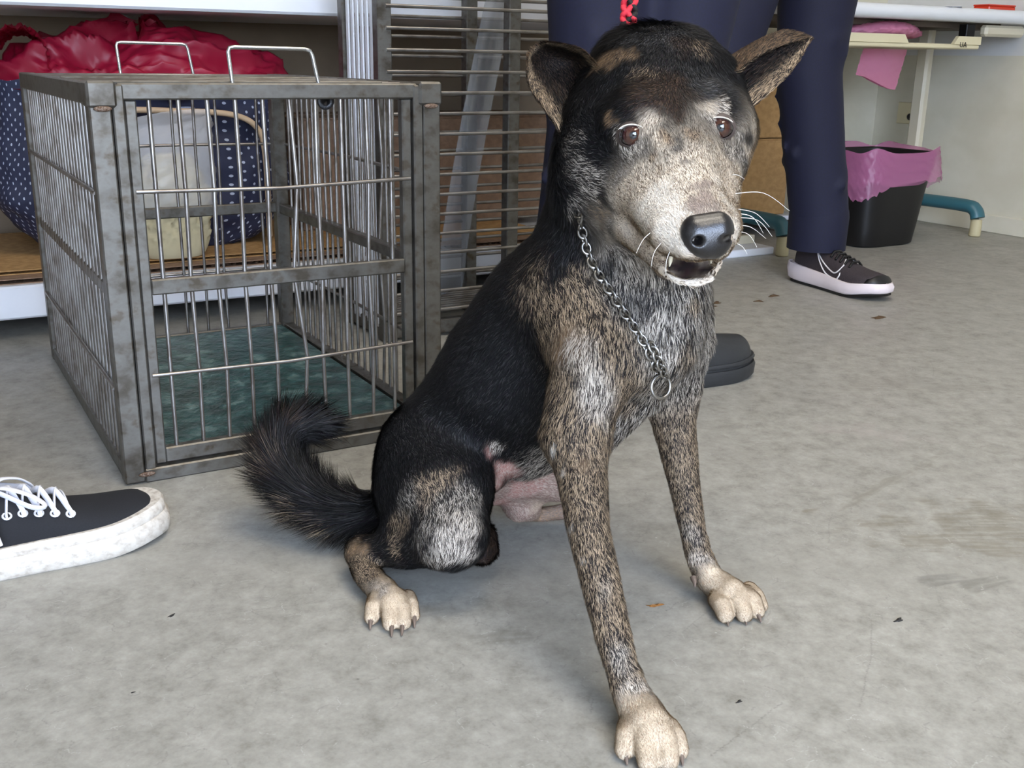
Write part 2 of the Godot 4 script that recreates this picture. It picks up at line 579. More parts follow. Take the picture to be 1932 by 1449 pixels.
# ---------------------------------------------------------------- the wire cage
func cage() -> void:
	var t := thing("wire_cage", "worn steel wire dog cage with two lifting handles, standing on floor", "cage", Vector3(-0.501, 0, -1.281))
	var wd := 0.458
	var dp := 0.70
	var ht := 0.509
	var px := func(called: String, at: Vector3, size: Vector3, m: Material = M.steel, bev := 0.0018) -> MeshInstance3D:
		return part(called, box_mesh(Vector3.ZERO, size, bev), m, t, at)
	# four corner posts, each an upright with a folded edge
	for q in [[0.0, 0.0], [wd, 0.0], [0.0, -dp], [wd, -dp]]:
		var sx := 1.0 if q[0] == 0.0 else -1.0
		var sz := -1.0 if q[1] == 0.0 else 1.0
		px.call("post", Vector3(q[0] + sx * 0.0125, ht / 2, q[1] + sz * 0.0125), Vector3(0.025, ht - 0.004, 0.025))
	for x in [0.015, wd - 0.015]:
		px.call("corner_cap", Vector3(x, 0.494, -0.014), Vector3(0.034, 0.031, 0.034), M.steel, 0.003)
		var w := MB.new()
		w.ball(Vector3.ZERO, Vector3(0.011, 0.0035, 0.003), 10)
		part("weld", w.mesh(), M.weld, t, Vector3(x, 0.4775, 0.0025))
		part("weld", w.mesh(), M.weld, t, Vector3(x + (0.012 if x < 0.1 else -0.012), 0.013, 0.002))
	# front frame and the door that slides in it
	px.call("frame_stile", Vector3(0.0335, 0.255, -0.010), Vector3(0.014, 0.50, 0.018))
	px.call("frame_stile", Vector3(wd - 0.0325, 0.255, -0.010), Vector3(0.014, 0.50, 0.018))
	px.call("rail", Vector3(wd / 2, 0.0095, -0.010), Vector3(wd - 0.05, 0.019, 0.02))
	var door := part("door", box_mesh(Vector3(wd / 2, 0.497, -0.012), Vector3(wd - 0.066, 0.020, 0.018), 0.002), M.steel, t)
	for x in [0.0485, wd - 0.0475]:
		part("stile", box_mesh(Vector3.ZERO, Vector3(0.014, 0.466, 0.014), 0.0018), M.steel, door, Vector3(x, 0.254, -0.014))
	part("rail", box_mesh(Vector3.ZERO, Vector3(0.35, 0.020, 0.012), 0.0018), M.steel, door, Vector3(wd / 2, 0.258, -0.010))
	part("rail", box_mesh(Vector3.ZERO, Vector3(0.35, 0.021, 0.014), 0.0018), M.steel, door, Vector3(wd / 2, 0.032, -0.013))
	for y in [0.378, 0.143]:
		part("rod", tube_mesh([Vector3(0.046, y, -0.006), Vector3(0.23, y - 0.003, -0.004), Vector3(wd - 0.044, y + 0.002, -0.006)], 0.0026, 8), M.rod, door)
	for i in 10:
		var x := 0.071 + 0.0352 * i
		var b := rng.randf_range(-0.003, 0.003)
		if i == 5:
			b = 0.009
		part("bar", tube_mesh([Vector3(x, 0.488, -0.013), Vector3(x + b * 0.6, 0.378, -0.011), Vector3(x - b * 0.4, 0.26, -0.013), Vector3(x + b, 0.143, -0.011), Vector3(x + b * 0.3, 0.04, -0.013)], 0.0029, 8), M.rod, door)
	# sides
	for side in 2:
		var x := 0.006 if side == 0 else wd - 0.006
		var ox := -0.0045 if side == 0 else 0.0045
		px.call("rail", Vector3(x + (0.002 if side == 0 else -0.002), 0.4945, -dp / 2), Vector3(0.016, 0.026, dp - 0.03))
		px.call("rail", Vector3(x + (0.006 if side == 0 else -0.006), 0.254, -dp / 2), Vector3(0.016, 0.018, dp - 0.04))
		px.call("rail", Vector3(x + (0.006 if side == 0 else -0.006), 0.012, -dp / 2), Vector3(0.020, 0.024, dp - 0.04))
		for y in [0.377, 0.128]:
			part("rod", tube_mesh([Vector3(x + ox, y, -0.02), Vector3(x + ox * 1.6, y + 0.003, -dp / 2), Vector3(x + ox, y, -dp + 0.02)], 0.0028, 8), M.rod, t)
		for i in 23:
			var z := -0.042 - 0.0272 * i
			var b := rng.randf_range(-0.003, 0.003)
			if side == 1 and i == 6:
				b = 0.013
			part("bar", tube_mesh([Vector3(x, 0.484, z), Vector3(x, 0.377, z + b), Vector3(x, 0.25, z - b * 0.5), Vector3(x, 0.128, z + b * 0.7), Vector3(x, 0.02, z)], 0.0028, 8), M.rod, t)
	# back
	for y in [0.4945, 0.256, 0.012]:
		px.call("rail", Vector3(wd / 2, y, -dp + 0.010), Vector3(wd - 0.04, 0.020, 0.014))
	for y in [0.377, 0.135]:
		part("rod", tube_mesh([Vector3(0.02, y, -dp + 0.004), Vector3(wd / 2, y + 0.002, -dp + 0.003), Vector3(wd - 0.02, y, -dp + 0.004)], 0.0026, 8), M.rod, t)
	for i in 10:
		var x := 0.05 + 0.0397 * i
		var b := rng.randf_range(-0.003, 0.003)
		part("bar", tube_mesh([Vector3(x, 0.486, -dp + 0.010), Vector3(x + b, 0.37, -dp + 0.009), Vector3(x, 0.25, -dp + 0.010), Vector3(x - b, 0.13, -dp + 0.009), Vector3(x, 0.02, -dp + 0.010)], 0.0028, 8), M.rod, t)
	# top
	for i in 15:
		var z := -0.06 - 0.0415 * i
		part("bar", tube_mesh([Vector3(0.01, 0.504, z), Vector3(wd / 2, 0.504 + rng.randf_range(-0.001, 0.001), z), Vector3(wd - 0.01, 0.504, z)], 0.0028, 8), M.rod, t)
	px.call("rail", Vector3(0.20, 0.507, -0.05), Vector3(0.38, 0.004, 0.02))
	px.call("rail", Vector3(0.20, 0.507, -0.30), Vector3(0.38, 0.004, 0.02))
	for q in [[0.178, 0.291, -0.035, 0.045], [0.157, 0.281, -0.66, 0.054]]:
		var y0 := 0.505
		var y1: float = y0 + q[3]
		part("handle", tube_mesh([Vector3(q[0] + 0.003, y0, q[2]), Vector3(q[0], y1 - 0.006, q[2]), Vector3(q[0] + 0.002, y1 - 0.001, q[2]), Vector3(q[0] + 0.008, y1, q[2]), Vector3(q[1] - 0.012, y1 - 0.001, q[2]), Vector3(q[1] - 0.005, y1 - 0.003, q[2]), Vector3(q[1] - 0.002, y1 - 0.009, q[2]), Vector3(q[1] + 0.005, y0, q[2])], 0.0027, 8), M.wire, t)
	var stop := MB.new()
	stop.lathe([[0.0, -0.004], [0.011, -0.004], [0.012, 0.0], [0.011, 0.004], [0.0, 0.004]], 16, Vector3.ZERO, Basis(Vector3.RIGHT, PI / 2))
	part("rubber_stop", stop.mesh(), M.black_plastic, t, Vector3(0.302, 0.484, -0.028))
	# the mat lying inside
	var mt := thing("floor_mat", "scuffed dark green plastic mat lying inside the wire cage", "mat", t.position + Basis(Vector3.UP, TURN) * Vector3(0.235, 0.026, -0.35))
	var mm := MB.new()
	mm.box(Vector3(0, -0.005, 0), Vector3(0.385, 0.010, 0.62), 0.003)
	part("sheet", mm.mesh(), M.green, mt)
	var tr := MB.new()
	tr.box(Vector3(0, -0.016, 0), Vector3(0.375, 0.011, 0.61), 0.002)
	part("tray", tr.mesh(), M.under, mt)

# ---------------------------------------------------------------- bench, cardboard, bags
func bench_and_bags() -> void:
	var b := thing("workbench", "long white laminate workbench with low bottom shelf along the wall", "workbench", W(0.3, 0, 2.55))
	part("bottom_shelf", box_mesh(Vector3(0, 0.0745, 0), Vector3(3.0, 0.065, 0.66), 0.004), M.white_lam, b)
	part("top", box_mesh(Vector3(0, 0.655, 0), Vector3(3.0, 0.066, 0.66), 0.005), M.white_lam, b)
	for x in [-1.47, 1.47]:
		part("end_panel", box_mesh(Vector3(x, 0.362, 0.05), Vector3(0.03, 0.518, 0.5), 0.002), M.white_lam, b)
		for z in [-0.25, 0.22]:
			part("foot", box_mesh(Vector3(x * 0.97, 0.021, z), Vector3(0.05, 0.042, 0.05), 0.002), M.dark_metal, b)
	# cardboard sheets
	var c := thing("cardboard_sheet", "flat dark brown cardboard sheet lying directly on white bottom shelf", "cardboard", W(0.55, 0.107, 2.50))
	layers(c, Vector3(1.7, 0.011, 0.52), M.card_dark)
	c = thing("cardboard_sheet", "flat light tan cardboard sheet laid over darker brown sheet", "cardboard", W(0.60, 0.1185, 2.53))
	layers(c, Vector3(1.62, 0.009, 0.50), M.card)
	# tall carton behind the rack
	carton("large closed brown cardboard carton behind steel rack on bottom shelf", W(1.22, 0.128, 2.66), Vector3(0.72, 0.27, 0.30), 0.04, M.card_dark)
	tote()

func layers(t: Node3D, size: Vector3, m: Material) -> void:
	part("liner", box_mesh(Vector3(0, size.y - 0.001, 0), Vector3(size.x, 0.002, size.z), 0.0), m, t)
	part("liner", box_mesh(Vector3(0, 0.001, 0), Vector3(size.x, 0.002, size.z), 0.0), m, t)
	var f := MB.new()
	f.grid(int(size.x / 0.004), 1, func(u: float, w: float) -> Vector3:
		return Vector3((u - 0.5) * size.x, size.y / 2 + (size.y / 2 - 0.002) * sin(u * size.x / 0.008 * PI), (w - 0.5) * (size.z - 0.004)))
	part("flute", f.mesh(), m, t)

func carton(label: String, at: Vector3, size: Vector3, seam: float, m: Material, group := "") -> Node3D:
	var t := thing("cardboard_box", label, "box", at, TURN + 0.0, group)
	part("body", box_mesh(Vector3(0, size.y / 2 - 0.001, 0), size - Vector3(0, 0.004, 0), 0.003), m, t)
	for k in [-1.0, 1.0]:
		part("flap", box_mesh(Vector3(0, size.y - 0.0015, k * (size.z / 4 + 0.0006)), Vector3(size.x, 0.003, size.z / 2 - 0.002), 0.0008), m, t)
	part("tape", box_mesh(Vector3(0, size.y + 0.0004, 0), Vector3(size.x + 0.001, 0.0006, 0.05), 0.0), M.tape, t)
	part("tape", box_mesh(Vector3(size.x / 2 + 0.0004, size.y - seam, 0), Vector3(0.0006, seam * 2.0, 0.05), 0.0), M.tape, t)
	return t

func dotted_cloth() -> StandardMaterial3D:
	var im := Image.create(256, 256, false, Image.FORMAT_RGB8)
	im.fill(Color(0.115, 0.135, 0.235))
	for y in 256:
		for x in 256:
			var w := 0.02 * (((x / 2) + (y / 2)) % 2)
			var c := Color(0.115 + w, 0.135 + w, 0.235 + w)
			var gx := fposmod(x, 64.0) - 32.0
			var gy := fposmod(y + (32.0 if (x / 64) % 2 == 1 else 0.0), 64.0) - 32.0
			if gx * gx + gy * gy < 95.0:
				c = Color(0.66, 0.69, 0.76)
			im.set_pixel(x, y, c)
	var m := mat(g(1.0), 0.75)
	m.albedo_texture = ImageTexture.create_from_image(im)
	m.uv1_scale = Vector3(18.0, 4.6, 1.0)
	return m

func tote() -> void:
	var at := W(0.49, 0.128, 2.50)
	var t := thing("tote_bag", "large navy tote bag with white polka dots standing on cardboard", "bag", at)
	var cloth := dotted_cloth()
	var wob := FastNoiseLite.new()
	wob.seed = 9
	wob.frequency = 6.0
	var shell := MB.new()
	# rounded box that bulges, narrower at the foot
	shell.grid(72, 28, func(u: float, w: float) -> Vector3:
		var a := TAU * u
		var ce := cos(a)
		var se := sin(a)
		var e := 0.32
		var k := pow(clampf(w * 3.2, 0.0, 1.0), 0.5)
		var hw := 0.30 * (0.62 + 0.38 * k) * (1.0 + 0.03 * sin(w * 5.0))
		var hd := 0.13 * (0.75 + 0.25 * k)
		var x: float = signf(ce) * pow(absf(ce), e) * hw
		var z: float = signf(se) * pow(absf(se), e) * hd
		var y := 0.36 * w
		var d := wob.get_noise_3d(x * 2.0, y * 2.2, z * 2.0) * 0.020
		return Vector3(x + d * ce, y + wob.get_noise_2d(x * 3.0, z * 3.0 + 5.0) * 0.006 * w, -z - d * se), true)
	# foot
	var floor_y := 0.002
	shell.grid(72, 2, func(u: float, w: float) -> Vector3:
		var q := shell.v[roundi(u * 72)]
		return Vector3(q.x * w, floor_y, q.z * w), true, true)
	part("bag_body", shell.mesh(), cloth, t)
	# piped handle on the front
	var hp := mat(Color(0.80, 0.70, 0.58), 0.6)
	var handle := MB.new()
	handle.tube(smooth_path([Vector3(-0.17, 0.02, 0.142), Vector3(-0.172, 0.18, 0.150), Vector3(-0.15, 0.275, 0.152), Vector3(-0.08, 0.300, 0.154), Vector3(0.05, 0.298, 0.155), Vector3(0.16, 0.290, 0.154), Vector3(0.215, 0.262, 0.152), Vector3(0.232, 0.20, 0.150), Vector3(0.235, 0.02, 0.142)], 6), 0.0065, 10)
	part("handle", handle.mesh(), hp, t)
	# cream cloth sack in clear film leaning on the tote's front
	var s := thing("cloth_sack", "cream cloth sack tied in clear plastic leaning on dotted tote", "sack", W(0.50, 0.1285, 2.30))
	var sm := mat(Color(0.80, 0.76, 0.62), 0.85)
	var sk := MB.new()
	var fold := FastNoiseLite.new()
	fold.seed = 17
	fold.frequency = 9.0
	fold.fractal_octaves = 3
	sk.grid(60, 40, func(u: float, w: float) -> Vector3:
		var a := TAU * u
		var r := 0.080 * pow(sin(clampf(w * 0.93 + 0.05, 0.0, 1.0) * PI), 0.22)
		if w > 0.52:
			r *= 1.0 - 0.10 * smoothstep(0.52, 1.0, w)
		var d := absf(fold.get_noise_3d(cos(a) * 0.5, w * 0.6, sin(a) * 0.5)) * 0.045 * smoothstep(0.0, 0.5, w)
		return Vector3((r - d) * 1.08 * cos(a), 0.215 * w, -(r - d) * 0.55 * sin(a)), true)
	part("cloth", sk.mesh(), sm, s)
	var film := MB.new()
	film.grid(40, 24, func(u: float, w: float) -> Vector3:
		var a := TAU * u
		var d := fold.get_noise_3d(cos(a) * 0.9, w * 1.2 + 3.0, sin(a) * 0.9) * 0.010
		var r := 0.088 + d
		var h := 0.10 + 0.185 * w + (0.012 * cos(a) - 0.015 * sin(a)) * w
		var sq := lerpf(0.58, 0.22, smoothstep(0.3, 1.0, w))
		return Vector3(r * 1.06 * cos(a), h, -r * sq * sin(a)), true)
	var fm := clear(Color(0.88, 0.89, 0.91), 0.42, 0.28)
	part("film", film.mesh(), fm, s)
	# red plastic bag heaped on the tote
	var rb := thing("plastic_bag", "crumpled crimson thin plastic bag heaped on top of dotted tote", "bag", W(0.50, 0.485, 2.47))
	var rm := mat(Color(0.58, 0.05, 0.18), 0.48)
	rm.backlight_enabled = true
	rm.backlight = Color(0.4, 0.03, 0.10)
	var cr := FastNoiseLite.new()
	cr.seed = 33
	cr.noise_type = FastNoiseLite.TYPE_SIMPLEX
	cr.fractal_type = FastNoiseLite.FRACTAL_RIDGED
	cr.frequency = 2.6
	cr.fractal_octaves = 3
	var heap := MB.new()
	heap.grid(110, 40, func(u: float, w: float) -> Vector3:
		var a := TAU * u
		var x := cos(a)
		var lift := 0.075 + 0.035 * exp(-pow((x + 0.80) / 0.18, 2.0)) + 0.035 * exp(-pow((x - 0.45) / 0.42, 2.0)) - 0.012 * exp(-pow((x + 0.35) / 0.2, 2.0))
		var rr := sin(PI * clampf(w, 0.02, 0.98) * 0.5 + 0.0)
		var p := Vector3(0.315 * x * rr, lift * cos(w * PI * 0.5) * 1.15 - 0.02 * w, -0.155 * sin(a) * rr)
		var d := (cr.get_noise_3d(p.x * 1.3, p.y * 3.6, p.z * 2.0) - 0.2) * 0.030
		return p + Vector3(d * x, d * 1.1, -d * sin(a)), true, true)
	part("film", heap.mesh(), rm, rb)
	var curl := MB.new()
	curl.grid(40, 30, func(u: float, w: float) -> Vector3:
		var a := lerpf(-0.4, 3.6, u)
		var r := 0.05 + 0.008 * cr.get_noise_2d(u * 3.0, w * 3.0)
		return Vector3(-0.255 + r * 1.05 * cos(a) + 0.03 * w, 0.045 + r * 1.2 * sin(a) - 0.015 * w, 0.10 - 0.17 * w))
	part("fold", curl.mesh(), rm, rb)

# ---------------------------------------------------------------- the steel rack
func steel_rack() -> void:
	var t := thing("steel_rack", "tall open steel cage rack of horizontal rods before workbench", "rack", W(0.798, 0, 1.88))
	var ht := 1.45
	var wd := 0.60
	var dp := 0.20
	for q in [[0.014, -0.014, 0.028], [0.288, -0.012, 0.026], [wd - 0.014, -0.014, 0.028], [0.010, -dp + 0.014, 0.022], [0.285, -dp + 0.014, 0.026], [wd - 0.012, -dp + 0.014, 0.024]]:
		part("post", box_mesh(Vector3(q[0], ht / 2, q[1]), Vector3(q[2], ht, 0.026), 0.002), M.steel, t)
	for z in [-0.012, -dp + 0.012]:
		for y in [0.02, ht - 0.014]:
			part("rail", box_mesh(Vector3(wd / 2, y, z), Vector3(wd - 0.02, 0.028, 0.02), 0.002), M.steel, t)
	for x in [0.012, wd - 0.012]:
		for y in [0.02, ht - 0.014]:
			part("rail", box_mesh(Vector3(x, y, -dp / 2), Vector3(0.02, 0.028, dp - 0.03), 0.002), M.steel, t)
	var rod := tube_mesh([Vector3(0.016, 0, 0), Vector3(wd / 2, 0, 0), Vector3(wd - 0.016, 0, 0)], 0.0034, 8)
	for i in 36:
		part("rod", rod, M.rod, t, Vector3(0, 0.056 + 0.0383 * i, 0.0))
		part("rod", rod, M.rod, t, Vector3(0, 0.046 + 0.0383 * i, -dp + 0.006))
	for i in 9:
		part("rod", rod, M.rod, t, Vector3(0, 0.05, -0.03 - 0.018 * i))
	# upright slats down the side
	for i in 6:
		part("slat", box_mesh(Vector3.ZERO, Vector3(0.004, ht - 0.05, 0.013), 0.001), M.white_lam, t, Vector3(0.004, ht / 2, -0.038 - 0.0235 * i))
	# clear plastic guard leaning inside
	var p := thing("plastic_sheet", "bent clear plastic sheet leaning inside the steel rod rack", "plastic sheet", W(1.04, 0.06, 1.97))
	var b := MB.new()
	for k in 2:
		b.grid(10, 20, func(u: float, w: float) -> Vector3:
			var y := 0.60 * w
			return Vector3(-0.04 + 0.10 * w * w + 0.085 * (u - 0.5), y, -0.03 + 0.05 * sin(w * 2.4) + 0.02 * cos(u * PI) + 0.002 * k), false, k == 0)
	part("sheet", b.mesh(), clear(Color(0.60, 0.61, 0.62), 0.34, 0.2), p)

# ---------------------------------------------------------------- desk corner
func desk_corner() -> void:
	var t := thing("desk", "white topped office desk with teal feet standing along the wall", "desk", W(2.66, 0, 2.55))
	# top with a rounded front edge
	var top := MB.new()
	top.box(Vector3(0.01, 0.689, 0.0), Vector3(1.08, 0.036, 0.56), 0.006)
	part("top", top.mesh(), M.desk, t)
	part("edge_band", tube_mesh([Vector3(-0.53, 0.689, 0.285), Vector3(0.55, 0.689, 0.285)], 0.0205, 16), M.desk, t)
	part("apron", box_mesh(Vector3(0.0, 0.662, -0.02), Vector3(1.0, 0.018, 0.46), 0.002), M.under, t)
	for x in [-0.45, 0.41]:
		part("leg", box_mesh(Vector3(x, 0.375, 0.0), Vector3(0.034, 0.60, 0.05), 0.008), M.cream_metal, t)
		var foot := MB.new()
		foot.tube(smooth_path([Vector3(x + 0.02, 0.06, 0.275), Vector3(x + 0.02, 0.085, 0.262), Vector3(x + 0.015, 0.097, 0.22), Vector3(x, 0.098, 0.0), Vector3(x, 0.097, -0.22), Vector3(x, 0.085, -0.262), Vector3(x, 0.06, -0.275)], 6), 0.021, 12, true, 1.25)
		part("foot", foot.mesh(), M.teal, t)
		for z in [0.272, -0.272]:
			var gl := MB.new()
			gl.lathe([[0.0, 0.0], [0.017, 0.0], [0.019, 0.004], [0.018, 0.055], [0.0, 0.06]], 16, Vector3(x + (0.02 if z > 0 else 0.0), 0, z))
			part("glide", gl.mesh(), M.glide, t)
	part("end_rail", box_mesh(Vector3(0.44, 0.647, 0.26), Vector3(0.19, 0.034, 0.03), 0.008), M.cream_metal, t)
	part("tray_bracket", box_mesh(Vector3(0.285, 0.640, 0.25), Vector3(0.04, 0.05, 0.03), 0.002), M.dark_metal, t)
	part("tray_bracket", box_mesh(Vector3(-0.28, 0.640, 0.25), Vector3(0.03, 0.05, 0.03), 0.002), M.dark_metal, t)
	var tray := part("keyboard_tray", box_mesh(Vector3(0.035, 0.598, 0.10), Vector3(0.585, 0.014, 0.34), 0.003), M.cream_plastic, t)
	for q in [[-0.125, 0.255], [0.265, 0.125]]:
		var lip := MB.new()
		var hw: float = q[1] / 2
		lip.prism(PackedVector2Array([Vector2(-hw, 0), Vector2(hw, 0), Vector2(hw - (0.02 if q[0] < 0 else 0.0), 0.024), Vector2(-hw + (0.0 if q[0] < 0 else 0.02), 0.024)]), 0.012)
		part("lip", lip.mesh(), M.cream_plastic, tray, Vector3(q[0], 0.604, 0.262))
	var tm := TextMesh.new()
	tm.text = "UA"
	tm.font_size = 24
	tm.pixel_size = 0.0011
	tm.depth = 0.0006
	part("lettering", tm, M.ink, tray, Vector3(0.245, 0.604, 0.2745), Basis(Vector3.UP, 0).scaled(Vector3(0.9, 0.8, 1)))
	# things on the desk
	var pp := thing("paper_sheet", "white paper sheets fanned out on the desk top", "paper", W(2.83, 0.7085, 2.36), TURN + 0.3)
	for k in 3:
		part("sheet", box_mesh(Vector3(0.02 * k, 0.0006 + 0.0012 * k, 0.012 * k), Vector3(0.21, 0.001, 0.14), 0.0), M.paper, pp, Vector3.ZERO, Basis(Vector3.UP, 0.2 * k))
	var fo := thing("folder", "thin dark folder lying flat between papers and red box", "folder", W(2.99, 0.7075, 2.40), TURN + 0.1)
	part("cover", box_mesh(Vector3(0, 0.003, 0), Vector3(0.16, 0.006, 0.12), 0.001), M.dark_metal, fo)
	part("leaf", box_mesh(Vector3(0.004, 0.0065, 0), Vector3(0.15, 0.001, 0.115), 0.0), M.paper, fo)
	var ob := thing("pen_box", "small translucent red orange plastic box lying on the desk", "box", W(3.14, 0.7075, 2.36), TURN)
	part("case", box_mesh(Vector3(0, 0.0085, 0), Vector3(0.13, 0.017, 0.06), 0.003), M.orange, ob)
	part("lid", box_mesh(Vector3(0, 0.0195, 0), Vector3(0.132, 0.005, 0.062), 0.002), M.orange, ob)
	# pink bags
	var pm := mat(Color(0.80, 0.50, 0.61), 0.4)
	pm.backlight_enabled = true
	pm.backlight = Color(0.5, 0.26, 0.36)
	var fold := FastNoiseLite.new()
	fold.seed = 44
	fold.frequency = 14.0
	var pb := thing("folded_bag", "bright pink folded plastic bag stuffed into keyboard tray", "bag", W(2.66, 0.606, 2.37))
	var roll := MB.new()
	roll.grid(24, 40, func(u: float, w: float) -> Vector3:
		var a := TAU * u
		var r := 0.030 * pow(sin(clampf(w * 0.96 + 0.02, 0, 1) * PI), 0.4) + 0.006 * fold.get_noise_2d(u * 2.0, w * 4.0)
		return Vector3(-0.19 + 0.36 * w, maxf(0.026 + r * 0.80 * sin(a) + 0.010 * sin(w * 3.0), 0.001), r * 1.9 * cos(a) + 0.03 * sin(w * 4.0)), true, true)
	part("film", roll.mesh(), pm, pb)
	var hb := thing("hanging_bag", "pale pink plastic bag hanging flat beneath the keyboard tray", "bag", W(2.72, 0.588, 2.41))
	var hg := MB.new()
	for k in 2:
		hg.grid(16, 16, func(u: float, w: float) -> Vector3:
			var x0 := lerpf(-0.10, -0.135, w)
			var x1 := lerpf(0.095, 0.062, w)
			var y1 := lerpf(-0.078, -0.122, smoothstep(0.0, 1.0, u))
			var bulge := 0.018 * sin(PI * u) * (1.0 - 0.6 * w) * (1.0 if k == 0 else -1.0)
			return Vector3(lerpf(x0, x1, u), y1 * w, bulge + 0.004 * fold.get_noise_2d(u, w) + 0.012 * maxf(0.0, 0.35 - u) * w * 3.0), false, k == 1)
	part("film", hg.mesh(), pm, hb)
	# waste bin with a pink liner
	var b := thing("waste_bin", "black plastic waste bin with pink liner under the desk", "bin", W(2.665, 0, 2.36))
	var ring := func(y: float, h: float, e: float) -> Callable:
		return func(u: float) -> Vector3:
			var a := TAU * u
			var c := cos(a)
			var s := sin(a)
			return Vector3(signf(c) * pow(absf(c), e) * h, y, -signf(s) * pow(absf(s), e) * h * 0.85)
	var prof := [[0.002, 0.09], [0.0, 0.115], [0.006, 0.124], [0.05, 0.130], [0.15, 0.142], [0.275, 0.158], [0.28, 0.163], [0.285, 0.160], [0.28, 0.155], [0.10, 0.132], [0.012, 0.118], [0.012, 0.01]]
	var bb := MB.new()
	bb.grid(64, prof.size() - 1, func(u: float, w: float) -> Vector3:
		var q: Array = prof[roundi(w * (prof.size() - 1))]
		return ring.call(q[0], q[1], 0.42).call(u), true)
	part("bucket", bb.mesh(), M.black_plastic, b)
	var lm := clear(Color(0.74, 0.46, 0.62), 0.5, 0.3)
	lm.backlight_enabled = true
	lm.backlight = Color(0.5, 0.2, 0.36)
	var liner := MB.new()
	liner.grid(96, 14, func(u: float, w: float) -> Vector3:
		var q: Vector3 = ring.call(0.0, 0.1675, 0.42).call(u)
		var drop := 0.115 + 0.030 * sin(TAU * u * 2.0 + 0.6) + 0.014 * fold.get_noise_2d(cos(TAU * u), sin(TAU * u) * 2.0)
		var out := 1.0 + 0.10 * w + 0.035 * fold.get_noise_3d(cos(TAU * u) * 1.4, w * 0.8, sin(TAU * u) * 1.4)
		return Vector3(q.x * out, 0.296 + 0.008 * sin(TAU * u * 5.0) * (1.0 - w) - drop * w, q.z * out), true, true)
	liner.grid(96, 6, func(u: float, w: float) -> Vector3:
		var q: Vector3 = ring.call(0.0, 0.1675 - 0.016 * w, 0.42).call(u)
		return Vector3(q.x, 0.296 + 0.008 * sin(TAU * u * 5.0) - 0.10 * w, q.z), true, false)
	part("liner", liner.mesh(), lm, b)
	# wall outlet
	var o := thing("wall_outlet", "plain cream wall outlet plate with one round black socket", "outlet", W(3.218, 0.375, 2.70), TURN - PI / 2)
	part("plate", box_mesh(Vector3(0, 0, 0.004), Vector3(0.12, 0.075, 0.008), 0.002), M.cream_plastic, o)
	var so := MB.new()
	so.lathe([[0.0, 0.0], [0.012, 0.0], [0.012, 0.003], [0.0, 0.003]], 16, Vector3(0, -0.012, 0.008), Basis(Vector3.RIGHT, PI / 2))
	part("socket", so.mesh(), M.black_plastic, o)
	# two cartons on a low plinth
	var pl := thing("low_plinth", "low pale grey plinth board under the stacked cartons", "plinth", W(2.42, 0, 2.72))
	part("board", box_mesh(Vector3(0, 0.054, 0), Vector3(0.36, 0.016, 0.27), 0.003), M.white_lam, pl)
	for x in [-0.15, 0.15]:
		part("runner", box_mesh(Vector3(x, 0.023, 0), Vector3(0.04, 0.046, 0.25), 0.002), M.under, pl)
	carton("tan cardboard box on low plinth, lower of the two stacked", W(2.40, 0.062, 2.735), Vector3(0.30, 0.246, 0.25), 0.05, M.card)
	carton("tan cardboard box on top of another closed cardboard box", W(2.395, 0.310, 2.735), Vector3(0.29, 0.215, 0.25), 0.05, M.card)
	var fb := thing("floor_board", "pale grey board lying on floor beside the desk foot", "board", W(1.98, 0, 2.36))
	part("plank", box_mesh(Vector3(0, 0.011, 0), Vector3(0.50, 0.022, 0.10), 0.003), M.white_lam, fb)
	part("strip", box_mesh(Vector3(0, 0.035, -0.035), Vector3(0.48, 0.026, 0.02), 0.002), M.cream_metal, fb)

# ---------------------------------------------------------------- people, seen from the knee down
func outline(table: Array, f: float) -> float:
	for i in table.size() - 1:
		if f <= table[i + 1][0]:
			var k: float = (f - table[i][0]) / (table[i + 1][0] - table[i][0])
			return lerpf(table[i][1], table[i + 1][1], sqrt(k) if i == 0 else k)
	return table[-1][1]

const FOOT_W := [[0.0, 0.002], [0.02, 0.019], [0.06, 0.028], [0.12, 0.0325], [0.2, 0.034], [0.3, 0.0345], [0.4, 0.0358], [0.5, 0.0385], [0.6, 0.0430], [0.68, 0.0462], [0.75, 0.0472], [0.81, 0.0460], [0.86, 0.0430], [0.90, 0.0388], [0.935, 0.0332], [0.965, 0.0258], [0.985, 0.0175], [1.0, 0.003]]

func foot_side(f: float, side: float, length: float, grow_w: float) -> Vector3:
	# a point of the shoe's outline; f from heel to toe, the inner side a little straighter
	var w := outline(FOOT_W, f) * (1.0 if side > 0 else 0.92) + grow_w * minf(1.0, outline(FOOT_W, f) / 0.02)
	var x := (f - 0.0) * length + grow_w * (f - 0.5) * 2.0
	return Vector3(x, 0, side * w + 0.006 * sin(f * PI))

func loop_point(u: float, length: float, grow_w: float) -> Vector3:
	# once round the outline, spacing eased at heel and toe
	var side := 1.0 if u < 0.5 else -1.0
	var k := u * 2.0 if u < 0.5 else 2.0 - u * 2.0
	return foot_side(0.5 - 0.5 * cos(k * PI), side, length, grow_w)

